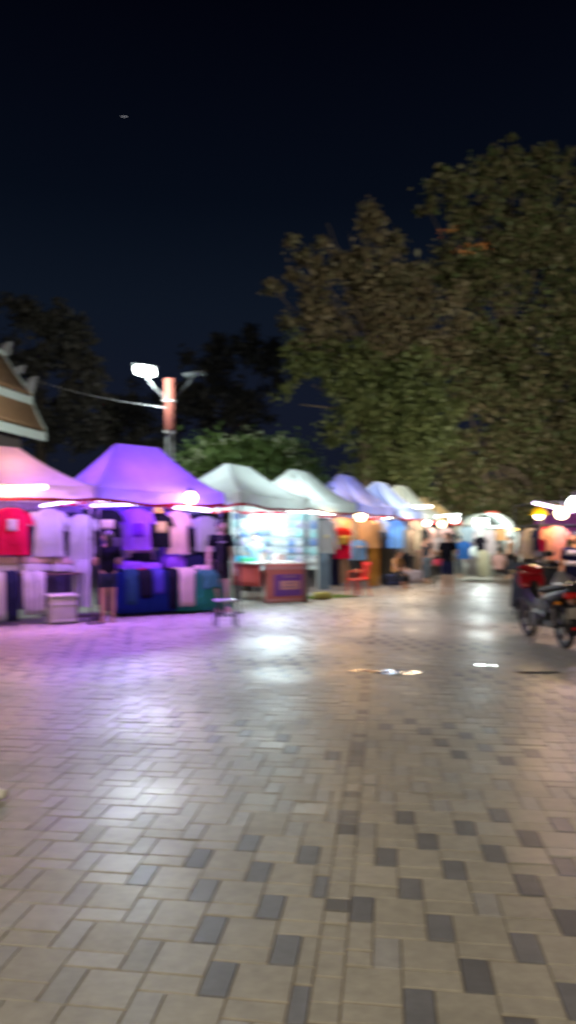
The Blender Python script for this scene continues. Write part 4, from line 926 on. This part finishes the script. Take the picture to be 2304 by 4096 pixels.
    for i in range(9):
        tt = .03+(PI*.56)*i/8; ring = []
        for k in range(n):
            a = 2*PI*k/n; x, y, z = math.sin(tt)*math.cos(a), math.sin(tt)*math.sin(a), math.cos(tt)
            if y < -.2: z = max(z, .34+.10*y*-1*.5)
            w_ = 1+.05*noise.noise(Vector((x*4, y*4, z*4)))
            ring.append(hc+R @ Vector((x*.053*s*w_, (y*.066+.004)*s*w_, z*.075*s*w_)))
        rg.append(ring)
    hm.rings(rg)
    if hair == 'long': hm.rings([[hc+R @ Vector(((x+.0)*s, (y+.035)*s, z*s)) for x, y in [(.050*math.cos(2*PI*k/14)*w_, .030*math.sin(2*PI*k/14)*w_) for k in range(14)]] for z, w_ in ((.02, .9), (-.04, 1.05), (-.09, 1.0), (-.14, .75), (-.16, .3))])
    hm.build('hair', M_hair, t)
    # shirt
    J2, E2 = [], []
    def a2(c, r, par=None):
        J2.append((c, (r[0]*s*slim, r[1]*s*slim) if isinstance(r, tuple) else r*s))
        if par is not None: E2.append((par, len(J2)-1))
        return len(J2)-1
    b0 = a2(P(0, 0, .625), (.090, .068)); lo = a2(P(0, 0, .50 if not seated else .545), (.094, .070), b0); b1 = a2(P(0, 0, .71), (.098, .070), b0); b2 = a2(P(0, .004, .79), (.082, .058), b1); a2(P(0, .004, .832), (.044, .042), b2)
    for sd in (-1, 1):
        sh, el, wr = arm_pts[sd]; q = a2(sh, .044, b2); q = a2(sh.lerp(el, sleeve*.55), .041, q); a2(sh.lerp(el, sleeve), .040, q)
    sh_o = skin_body('shirt', J2, E2, [shirt], t)
    if logo:
        MB().box((-.02*s, -.074*s, .755*s), (.09*s, .004, .010*s)).build('chest_lettering', mat('white_lettering', (.7, .7, .7), .5), sh_o, smooth=False)
    # shorts or trousers
    J3, E3 = [], []
    def a3(c, r, par=None):
        J3.append((c, (r[0]*s*slim, r[1]*s*slim) if isinstance(r, tuple) else r*s))
        if par is not None: E3.append((par, len(J3)-1))
        return len(J3)-1
    b0 = a3(P(0, 0, .535), (.090, .066)); a3(P(0, 0, .585), (.084, .062), b0)
    for sd in (-1, 1):
        hip, kn, an, toe = leg_pts[sd]; q = a3(hip, (.062, .062), b0)
        if bottom_len <= 1: q = a3(hip.lerp(kn, bottom_len*.55), .057, q); a3(hip.lerp(kn, bottom_len), .056, q)
        else:
            q = a3(hip.lerp(kn, .6), .054, q); q = a3(kn, .043, q); a3(kn.lerp(an, bottom_len-1), .036, q)
    skin_body('shorts' if bottom_len <= 1 else 'trousers', J3, E3, [bottom], t)
    for sd in (-1, 1):
        hip, kn, an, toe = leg_pts[sd]; b = MB(); dr = (toe-an); dr.z = 0; dr.normalize(); zz = min(an.z, toe.z)
        base = Vector((an.x, an.y, (an.z-.045*s)+.0)); c = base+dr*.045*s; a_ = math.atan2(dr.y, dr.x)
        b.box((c.x, c.y, base.z+.012), (.155*s, .052*s, .022), rz=a_, bev=.008)
        for sg in (-1, 1):
            pn = Vector((-dr.y, dr.x, 0))*sg*.022*s; b.tube([base+dr*.05*s+pn+Vector((0, 0, .02)), base+dr*.065*s+pn*.6+Vector((0, 0, .035*s)), base+dr*.085*s+Vector((0, 0, .03*s))], .006, 6)
        b.build('sandal', shoes or mat('pale_sandal', (.5, .38, .26), .5), t)
    return t
DOWN = {-1: ((-.03, .012, -.175), (-.045, -.02, -.32)), 1: ((.03, .012, -.175), (.045, -.02, -.32))}
q = ground(432, 2490)
person('woman in black top and dark shorts with bare legs before the violet stall', (q.x, q.y, 0), PI+.5, 1.60, M_skin, M_black, cloth('indigo_shorts', (.035, .04, .085), .05), .62,
       {-1: ((-.035, -.01, -.17), (.02, -.12, -.11)), 1: ((.035, -.01, -.17), (-.03, -.13, -.13))}, hair='long', head_turn=.4, slim=1.05, stance=.05)
q = at(884, 2165, 14.75)
person('tall man in black t-shirt with small white chest lettering behind the stool', (q.x, q.y, 0), .5, 1.86, M_skin_pale, M_black, cloth('black_shorts', (.02, .017, .02), .05), .75, DOWN, logo=True, head_turn=.5, stance=.06)
q = ground(1790, 2377)
person('man in black shirt and dark shorts holding his forearms out in the aisle', (q.x, q.y, 0), -.25, 1.66, M_skin, M_black, M_navy, .95,
       {-1: ((-.04, -.03, -.165), (-.06, -.16, -.14)), 1: ((.04, -.03, -.165), (.03, -.17, -.13))}, head_turn=-.3)
q = ground(1995, 2328)
stool('low stool under the seated person in the far aisle', (q.x, q.y, 0), .2, mat('brown_plastic', (.10, .06, .04), .4), None, .42, .34)
person('person in pale pink shirt sitting with back turned in the far aisle', (q.x, q.y, 0), PI-.5, 1.62, M_skin, M_pinkc, M_navy, 1.7, {-1: ((-.04, -.03, -.165), (-.0, -.17, -.20)), 1: ((.04, -.03, -.165), (.0, -.17, -.20))}, seated=True, slim=1.12)
q = ground(1578, 2352)
stool('small blue stool under the seated tan shirted vendor', (q.x, q.y, 0), .4, mat('blue_plastic', (.04, .06, .20), .4), None, .40, .34)
person('vendor in tan shirt sitting low among the clothes of the far stalls', (q.x, q.y, 0), .9, 1.55, M_skin, M_tan, M_char, 1.7, {-1: ((-.05, -.05, -.15), (-.0, -.18, -.19)), 1: ((.05, -.05, -.15), (.0, -.18, -.19))}, seated=True, lean=.25, head_turn=.3)
q = at(1018, 2165, 18.0)
person('vendor in pale blue shirt standing behind the cartons of the white stall', (q.x, q.y, 0), .1, 1.62, M_skin_pale, cloth('pale_blue_cotton', (.30, .44, .56), .1), M_navy, 1.8, DOWN)
q = at(2305, 2165, 12.2)
person('person in black and white striped top at the right edge behind the motorbike', (q.x, q.y, 0), -.3, 1.58, M_skin, M_navy, cloth('orange_brown_shorts', (.05, .05, .09), .05), .8, DOWN)
o = [ch for ch in bpy.data.objects[-1:]]
tp = [x for x in bpy.data.objects if x.get('label', '').startswith('person in black and white')][0]
for z, h in ((.775, .06), (.665, .055)):
    MB().rings([[Vector((.172*math.cos(a)*1.0, .122*math.sin(a), (z+dz)*1.58)) for a in [2*PI*k/24 for k in range(24)]] for dz in (-h/2, h/2)], cap=False).build('white_stripe', M_lilac, tp, solid=.01)

# ------------------------------------------------------------------ far end of the aisle
e0 = at(1930, 2165, 29)
t = thing('arched_booth', 'white arched booth glowing at the end of the aisle', 'booth', (e0.x, e0.y, 0), .1)
g = []
for j in range(2):
    g.append([Vector((1.15*math.cos(PI*k/16)**1 if True else 0, -1.0+2.0*j, .9+1.62*math.sin(PI*k/16)**.8)) for k in range(17)])
MB().sheet(g).build('arched_cover', F_white, t, solid=.01)
MB().add([Vector((1.12*math.cos(PI*k/16), 1.0, .9+1.58*math.sin(PI*k/16)**.8)) for k in range(17)]+[Vector((-1.12, 1.0, .0)), Vector((1.12, 1.0, 0))], [tuple(range(17))+(17, 18)]).build('back_sheet', F_white, t, solid=.008)
for a in (-1, 1):
    for b_ in (-1, 1): MB().tube([(a*1.14, b_*.98, 0), (a*1.14, b_*.98, .95)], .02, 8).build('post', M_white_metal, t)
fp2 = at(1925, 2090, 28); fo = thing('led_floodlight', 'glaring white floodlight hanging in the arched booth', 'floodlight', tuple(fp2), .1)
MB().box((0, .05, 0), (.56, .06, .36), bev=.02).build('housing', M_white_metal, fo); MB().box((0, .012, 0), (.52, .02, .33), bev=.01).build('lens', emit('floodlight_lens', (.93, 1, 1), 6.5), fo); MB().tube([(0, .06, .16), (0, .08, .5)], .01, 6).build('bracket', M_dark_metal, fo)
lamp('AREA', fp2+Vector((0, -.04, 0)), (.88, 1, .97), 90, (.52, .33), aim=fp2+Vector((-.4, -3, -.75))); lamp('POINT', fp2+Vector((0, .5, .0)), (.9, 1, .97), 260, (.2, .2))
def far_shirt(label, px, a, b_, wpx, m_, d, **kw):
    s_ = d/FPX; return hanging_shirt(label, tuple(at(px, a, d)), kw.pop('rz', .1), wpx*s_*.92, (b_-a)*s_, m_, **kw)
rail('free standing rail before the arched booth', at(1815, 2165, 27.2), at(1965, 2165, 27.6), 2.02, posts=True)
far_shirt('royal blue shirt hanging before the arched booth', 1856, 2165, 2236, 52, cloth('royal_blue_cotton', (.04, .16, .56), .1), 27, )
far_shirt('pale blue shirt above the royal blue one', 1868, 2105, 2170, 50, cloth('pale_blue_cotton', (.30, .44, .56)), 27.6)
far_shirt('black shirt beside the cream dress in the arched booth', 1922, 2148, 2205, 40, M_black, 27.2)
far_shirt('cream sleeveless dress in the arched booth', 1932, 2200, 2308, 48, cloth('cream_cotton', (.58, .60, .46), .15), 27, sleeve=None, name='hanging_dress')
far_shirt('white shirt hanging left of the standing man', 1762, 2150, 2200, 44, M_lilac, 24)
far_shirt('red top hung high near the floodlight', 1824, 2082, 2100, 46, M_redc, 26.4, sleeve=None)
far_shirt('orange lantern like bag hanging at the right of the arched booth', 2004, 2115, 2162, 46, M_tan, 27.4, sleeve=None, name='hanging_bag')
q = at(1760, 2262, 22.5); folded('pink bundle on the ground stand beside the standing man', tuple(q), .2, (.36, .3, .2), cloth('pink_bundle', (.55, .08, .16), .1), seed=80)
sb = table('low stand under the pink bundle', (q.x, q.y), .2, .5, .4, q.z, M_wood)
tag(MB().box((0, 0, 0), (.42, .03, .09), bev=.006).box((0, -.018, 0), (.36, .006, .05)).build('red_sign', mat('red_sign_face', (.6, .06, .04), .4), loc=tuple(at(1968, 2050, 28.2)), rz=.1), 'small red signboard above the arched booth', 'sign')
tube_light('amber light bar beside the tree trunk', at(2030, 2122, 27.5), at(2070, 2117, 27.5), E_amber, .03)
bx = at(1755, 2165, 25)
# ------------------------------------------------------------------ right hand stall
RD = 12.6
c = at(2330, 2165, 13.2)
t = thing('stall_frame', 'steel pole frame of the stall at the right edge', 'stall frame', (c.x, c.y, 0), 0)
for a, b_ in ((-.95, -.6), (1.0, -.6), (-.95, .9), (1.0, .9)): MB().tube([(a, b_, 0), (a, b_, 2.12)], .018, 8).build('pole', M_leg, t)
for z in (2.10, 1.70):
    for pp in (((-.95, -.6, z), (1, -.6, z)), ((-.95, .9, z), (1, .9, z)), ((-.95, -.6, z), (-.95, .9, z)), ((1, -.6, z), (1, .9, z))): MB().tube(pp, .012, 8).build('crossbar', M_leg, t)
g = [[Vector((-.55+1.6*i/8, .92+.02*math.sin(i*2.0), 2.06-.5*j/4)) for i in range(9)] for j in range(5)]
MB().sheet(g).build('back_cloth', cloth('magenta_cloth', (.50, .14, .52), .3), t, solid=.006)
def rs(label, px, a, b_, wpx, m_, d=RD, **kw): return far_shirt(label, px, a, b_, wpx, m_, d, **kw)
rs('grey beige long sleeved top at the left end of the right stall', 2122, 2112, 2235, 76, cloth('ash_cotton', (.40, .34, .32), .1), 12.9, sleeve='long', rz=-.6)
rs('navy shirt second along the right stall rail', 2160, 2110, 2200, 52, M_navy, 12.7, rz=-.9)
rs('crimson shirt third along the right stall rail', 2184, 2108, 2205, 54, M_crim, 12.6, rz=-.9)
rs('salmon patterned shirt under the warm bulb of the right stall', 2224, 2104, 2240, 84, cloth('salmon_cotton', (.68, .30, .22), .15), 12.4, rz=-.3)
rs('lavender shirt hanging below the navy one in the right stall', 2168, 2195, 2225, 50, M_lilac, 12.8, sleeve=None)
tb3 = at(2190, 2165, 13.0); table('dark table of the right stall behind the motorbike', (tb3.x+.15, tb3.y), -.1, 1.3, .7, 1.02, M_wood); skirt('dark cloth over the right stall table', (tb3.x+.15, tb3.y), -.1, 1.32, .72, 1.025, .8, M_char, 4)
q = at(2190, 2165, 12.85); folded('tan folded garment on the dark table cloth', (q.x, q.y, 1.035), .1, (.36, .3, .09), M_beige, seed=90)
tube_light('violet white tube slanting down over the right stall', at(2138, 2012, 12.3), at(2292, 2046, 11.8), E_violet, .022)
bulb('round warm bulb at the right edge above the salmon shirt', at(2246, 2046, 12.2), .10)
bulb('yellow shaded bulb left of the right stall', at(2156, 2056, 12.6), .075, E_warm, shade=cloth('yellow_shade', (.72, .55, .03), .5))
bulb('white bulb cut by the right edge above all others', at(2300, 2008, 12.4), .12, E_white)
for p_, cl, pw in ((at(2246, 2050, 11.9), (1, .62, .32), 42), (at(2156, 2075, 12.3), (1, .8, .2), 9), (at(2320, 2030, 12.0), (.75, .5, 1), 40)): lamp('POINT', tuple(p_), cl, pw, (.1, .1))
lamp('AREA', tuple(at(2270, 2040, 11.6)), (1, .62, .36), 16, (.9, .1), aim=at(2080, 2750, 8))

# ------------------------------------------------------------------ motorbike
def motorbike():
    rear = ground(2262, 2594); front = ground(2112, 2544); dv = front-rear
    rz = math.atan2(dv.y, dv.x)-PI/2; t = thing('motorbike', 'red and black motorbike parked with its rear towards the viewer at the right edge', 'motorbike', (rear.x, rear.y, 0), rz)
    # local: +Y forward, rear wheel contact at origin
    M_rub = mat('tyre_rubber', (.015, .015, .017), .75); M_bk = mat('black_gloss_plastic', (.018, .018, .022), .3); M_rd = mat('red_gloss_paint', (.34, .010, .018), .22, var=.08); M_gr = mat('engine_alloy', (.09, .09, .095), .45, .4)
    wb = 1.24
    for y, nm in ((0, 'rear_wheel'), (wb, 'front_wheel')):
        wl = MB().torus((0, y, .285), .245, .042).build(nm, M_rub, t)
        b = MB().torus((0, y, .285), .205, .016).disc((0, y, .285), .05, .10)
        for k in range(5): a = 2*PI*k/5; b.tube([(0, y, .285), (0, y+.2*math.cos(a), .285+.2*math.sin(a))], [.022, .014], 7)
        b.build('rim', M_gr, wl); MB().disc((-.05, y, .285), .10, .006).build('brake_disc', M_chrome, wl)
    b = MB()
    for s in (-1, 1): b.tube([(s*.07, wb, .285), (s*.075, wb-.16, .78)], [.024, .028], 8)
    b.build('front_fork', M_chrome, t)
    b = MB(); g = []
    for i in range(9):
        a = math.radians(20+125*i/8); g.append([Vector((x, wb+.32*math.cos(a), .285+.32*math.sin(a)+.0-.06*abs(x)/.07*.3)) for x in (-.075, -.04, 0, .04, .075)])
    b.sheet(g).build('front_mudguard', M_bk, t, solid=.008)
    g = [[Vector((x, .30*math.cos(math.radians(60+140*i/8)), .285+.31*math.sin(math.radians(60+140*i/8))+.02)) for x in (-.08, -.04, 0, .04, .08)] for i in range(9)]
    MB().sheet(g).build('rear_mudguard', M_bk, t, solid=.008)
    sec = lambda hw, hz, y, z: [Vector((hw*math.copysign(abs(math.cos(a))**.7, math.cos(a)), y, z+hz*math.copysign(abs(math.sin(a))**.7, math.sin(a)))) for a in [2*PI*k/16 for k in range(16)]]
    MB().rings([sec(.05, .03, -.30, .80), sec(.11, .07, -.15, .74), sec(.13, .10, .10, .68), sec(.125, .10, .35, .62), sec(.10, .07, .52, .56)]).build('tail_fairing', mat('grey_panel', (.03, .03, .035), .4), t)
    MB().rings([sec(.08, .02, -.28, .845), sec(.13, .04, -.1, .83), sec(.14, .045, .15, .80), sec(.12, .045, .42, .76), sec(.08, .03, .58, .75)]).build('seat', mat('seat_vinyl', (.02, .02, .022), .5), t)
    MB().rings([sec(.06, .12, .50, .44), sec(.10, .14, .70, .47), sec(.11, .22, .92, .62), sec(.17, .20, 1.02, .74), sec(.14, .14, 1.10, .82), sec(.05, .05, 1.16, .88)]).build('leg_shield', M_bk, t)
    MB().rings([sec(.13, .02, .90, .78), sec(.19, .10, .98, .82), sec(.19, .13, 1.03, .86), sec(.10, .06, 1.09, .92)]).build('front_panel', M_rd, t)
    MB().rings([sec(.08, .03, .94, .96), sec(.19, .08, 1.02, .98), sec(.17, .10, 1.10, .98), sec(.08, .06, 1.20, .96)]).build('handlebar_cowl', M_rd, t)
    b = MB().tube([(-.36, .93, 1.0), (-.2, 1.0, 1.02), (.2, 1.0, 1.02), (.36, .93, 1.0)], .013, 8); b.build('handlebar', M_dark_metal, t)
    for s in (-1, 1):
        MB().tube([(s*.25, .98, 1.01), (s*.38, .92, 1.0)], .02, 8).build('grip', M_rub, t)
        m_ = MB().tube([(s*.22, 1.0, 1.03), (s*.26, 1.0, 1.18)], .007, 6).sphere((s*.29, 1.0, 1.22), (.075, .02, .045), 14, 8); m_.build('mirror', M_bk, t)
        MB().tube([(s*.16, -.06, .56), (s*.20, -.13, .34)], .016, 8).build('shock_absorber', M_chrome, t)
        MB().sphere((s*.15, -.20, .63), (.045, .03, .025), 12, 8).build('rear_indicator', mat('amber_lens', (.85, .28, .02), .2), t)
    MB().box((-.30, .97, 1.0), (.07, .10, .05), bev=.015).build('switch_housing', mat('cream_plastic', (.62, .5, .32), .4), t)
    MB().rings([sec(.03, .02, -.33, .72), sec(.085, .045, -.30, .72), sec(.09, .05, -.25, .72)]).build('tail_light', mat('red_lens', (.6, .012, .012), .15), t)
    MB().box((0, -.335, .50), (.19, .012, .15), bev=.004, rot=Euler((.25, 0, 0))).build('number_plate', mat('plate_white', (.40, .36, .32), .4), t)
    MB().box((0, -.325, .30), (.07, .012, .035), bev=.004).build('rear_reflector', mat('red_lens', (.6, .012, .012)), t)
    b = MB().rings([sec(.10, .10, .42, .36), sec(.13, .13, .55, .36), sec(.13, .13, .70, .38), sec(.08, .09, .85, .42)]).disc((-.15, .58, .34), .10, .06); b.build('engine', M_gr, t)
    MB().tube([(.13, .62, .28), (.15, .35, .22), (.155, .1, .28), (.16, -.32, .40)], [.022, .026, .05, .055], 12).build('exhaust', M_chrome, t)
    MB().tube([(-.09, 0, .285), (-.10, .35, .30), (-.08, .52, .36)], .022, 8).tube([(.09, 0, .285), (.10, .35, .30), (.08, .52, .36)], .022, 8).build('swingarm', M_dark_metal, t)
    MB().box((-.11, .26, .31), (.03, .52, .09), bev=.012).build('chain_guard', M_bk, t)
    MB().tube([(-.10, .50, .28), (-.26, .52, .012)], .011, 7).build('side_stand', M_dark_metal, t)
    MB().tube([(-.24, .62, .26), (.24, .62, .26)], .012, 7).build('footrest', M_rub, t)
    MB().tube([(-.10, .05, .86), (-.11, -.28, .88), (.11, -.28, .88), (.10, .05, .86)], .012, 8).build('grab_rail', M_chrome, t)
    MB().box((-.145, .30, .56), (.02, .42, .14), bev=.008, rot=Euler((.12, 0, 0))).build('side_panel', mat('grey_panel', (.30, .30, .32), .35), t)
    return t
mbk = motorbike(); mbk.rotation_euler.y = math.radians(-4)
q = ground(2222, 2540)
bag = MB().rings([[Vector((.13*w_*math.copysign(abs(math.cos(a))**.6, math.cos(a)), .08*w_*math.sin(a), z)) for a in [2*PI*k/16 for k in range(16)]] for z, w_ in ((-.22, .6), (-.2, .95), (-.1, 1.05), (.02, .9), (.10, .55), (.14, .25))])
tag(bag.build('carrier_bag', mat('pale_bag_plastic', (.30, .29, .31), .35), loc=(3.83, 10.25, .86), rz=.2), 'pale plastic carrier bag hung on the motorbike seat', 'bag')
# small litter at the left margin of the paving
q = ground(-6, 3200); cp = MB().rings([[Vector((r*math.cos(2*PI*k/16), h, .034+r*math.sin(2*PI*k/16))) for k in range(16)] for r, h in ((.024, -.045), (.034, .045))]); tag(cp.build('paper_cup', mat('white_paper', (.75, .73, .66), .6), loc=(q.x, q.y, .0), rz=1.3), 'white paper cup lying on the paving at the left edge', 'cup')

# ------------------------------------------------------------------ lamps of the square standing behind the viewer, added spots brightening the trees
lamp('AREA', (-3.5, -3.0, 6.0), (1, .90, .70), 430, (.5, .3), aim=(.3, 4.5, 0), name='square_lamp')
lamp('AREA', (4.5, -4.0, 6.0), (1, .78, .58), 210, (.5, .3), aim=(2.5, 5.5, 0), name='square_lamp')
lamp('SPOT', (14, 6, 6.5), (1, .96, .74), 16000, (.4, .4), aim=(7.5, 31, 10), spot=62, name='added_tree_light')  # added spot without a fixture, brightens the tall crowns only
q = LB.at(9, -.5); lamp('SPOT', (q.x+1, q.y-.5, 2.6), (1, .95, .65), 1300, (.2, .2), aim=(3.5, 29, 7), spot=110, name='added_tree_spot')  # added spot, no real lamp: lifts the green tree above the stalls

q = at(2030, 2040, 24); lamp('SPOT', (q.x, q.y, 3.0), (1, .88, .74), 900, (.2, .2), aim=(9.5, 31, 4.5), spot=120, name='added_tree_spot')  # added spot, no real lamp: lifts the lower right foliage

def added_back_curtain(label, x0, x1, back, z0, z1, m, seed):  # added sheet that fills the black gap behind the clothes
    a, b_ = LA.px(x0, back), LA.px(x1, back); ln = (b_-a).length; n = max(12, int(ln/.08))
    g = [[Vector((ln*(i/n-.5), .03*math.sin(i*1.25+seed)+.02*noise.noise(Vector((i*.4, j, seed))), z0+(z1-z0)*j/6)) for i in range(n+1)] for j in range(7)]
    c = (a+b_)/2; o = MB().sheet(g).build('added_back_curtain', m, loc=(c.x, c.y, 0), rz=math.atan2((b_-a).y, (b_-a).x), solid=.004); tag(o, label, 'curtain')
added_back_curtain('added dusky lilac curtain filling the dark back of the pink canopy stall', -90, 330, 1.9, .15, 2.15, cloth('dusky_lilac_curtain', (.22, .18, .30), .2), 1)
added_back_curtain('added deep indigo curtain filling the dark back of the violet canopy stall', 385, 800, 1.9, .15, 2.15, cloth('indigo_curtain', (.10, .07, .24), .2), 2)

# second, deeper row of garments
for px, a, b_, wp, m_, lb in ((12, 2040, 2215, 60, M_navy, 'navy shirt half hidden at the left of the crimson one'), (92, 2046, 2224, 60, M_black, 'black shirt half hidden between the crimson and narrow navy ones'), (160, 2050, 2218, 60, M_violet, 'violet shirt behind the wide white one on its left side'), (236, 2046, 2230, 60, M_lilac, 'white shirt half hidden behind the wide white one'), (290, 2050, 2236, 60, M_navy, 'navy shirt behind the long white trousers set'),
        (372, 2048, 2230, 60, M_black, 'black shirt deep behind the standing woman, left of her head'), (470, 2050, 2236, 64, M_grey, 'grey shirt deep behind the standing woman, right of her head'), (512, 2048, 2230, 56, M_beige, 'beige shirt half hidden left of the vivid violet one'), (580, 2050, 2240, 60, M_pinkc, 'pink shirt half hidden right of the vivid violet one'), (676, 2050, 2236, 56, M_violet, 'violet shirt half hidden between gold print and pink shirts'), (742, 2052, 2240, 60, M_lilac, 'white shirt half hidden right of the pink one'), (790, 2056, 2236, 56, M_navy, 'navy shirt half hidden left of the lavender white one'), (862, 2060, 2236, 60, M_black, 'black shirt at the right end, beside the tall man')):
    shirtA(lb, px, a, b_, wp, m_, 1.28)
for px, a, b_, wp, m_, lb in ((1330, 2082, 2210, 50, M_brown, 'brown jacket half hidden right of the grey jacket'), (1400, 2084, 2190, 54, M_beige, 'beige shirt deep between the red and the plaid shirts'), (1440, 2092, 2165, 54, M_tan, 'orange tan shirt above the plaid one'), (1606, 2082, 2215, 46, M_navy, 'navy shirt deep right of the sky blue one'), (1652, 2096, 2225, 44, M_pinkc, 'pink shirt deep between the taupe and beige ones'), (1680, 2092, 2225, 44, M_lilac, 'white shirt deep between beige and charcoal ones'), (1730, 2100, 2230, 40, M_char, 'charcoal shirt deep behind the pinkish one')):
    shirtB(lb, px, a, b_, wp, m_, 1.05)
for px, a, b_, wp, m_, lb, d in ((1785, 2110, 2180, 40, M_pinkc, 'pinkish shirt high above the standing man', 26.5), (1810, 2120, 2200, 36, M_char, 'charcoal shirt left of the royal blue one', 27.5), (1890, 2110, 2185, 44, M_lilac, 'white shirt left of the black one in the arched booth', 27.8), (1958, 2120, 2215, 40, M_lilac, 'white shirt at the right side of the arched booth', 27.6), (1985, 2165, 2250, 38, M_grey, 'grey shirt above the seated pink person', 27.9), (1800, 2215, 2290, 40, M_brown, 'brown skirt deep in the aisle right of the standing man', 27.3), (1890, 2225, 2300, 40, M_grey, 'grey skirt left of the cream dress', 27.3)):
    far_shirt(lb, px, a, b_, wp, m_, d)
for px, dd, h_, sh_, bt_, rz_, lb in ((1705, 24.5, 1.64, M_char, M_jeans, 2.2, 'shopper in charcoal top browsing the taupe garments'), (1838, 28.4, 1.60, M_lilac, M_jeans, .4, 'distant person in white top left of the arched booth'), (2040, 27.5, 1.62, M_brown, M_char, -2.4, 'person in brown top by the tree trunk, right of the seated pink person')):
    q = at(px, 2165, dd); person(lb, (q.x, q.y, 0), rz_, h_, M_skin, sh_, bt_, 1.8, {-1: ((-.04, -.02, -.17), (-.05, -.13, -.20)), 1: DOWN[1]}, head_turn=.2)
tube_light('white tube deep in the aisle above the standing man', at(1745, 2066, 26), at(1835, 2058, 26), E_white, .03)
tube_light('white tube over the right side of the arched booth', at(1960, 2108, 27.5), at(2022, 2106, 27.5), E_white, .025)

lamp('SPOT', (-9, 25, 2.6), (.9, .9, 1), 900, (.2, .2), aim=(-14, 42, 10), spot=100, name='added_tree_spot')  # added spot, no real lamp: lifts the dark tree behind the pavilion
lamp('SPOT', (-1.5, 30, 2.6), (.55, .7, 1), 420, (.2, .2), aim=(-4, 48, 9), spot=110, name='added_tree_spot')  # added cool spot, no real lamp: lifts the distant tree
q = LA.px(40, -.25); lamp('POINT', (q.x, q.y, 2.2), (1, .6, .38), 14, (.1, .1))


draped('dark teal garment draped at the left end of the blue cloth', t2(-.90, -.45), r2, .24, .45, .86, .62, cloth('dark_teal_cotton', (.02, .06, .10), .1), seed=12)
draped('violet blue skirt draped over the blue cloth beside the black leggings', t2(-.36, -.45), r2, .22, .45, .86, .44, cloth('indigo_skirt', (.06, .05, .28), .1), seed=13)
draped('dusky sea green shawl draped over the green cloth', t2(.72, -.44), r2, .42, .45, .82, .34, cloth('sea_green_shawl', (.05, .20, .16), .1), seed=14)
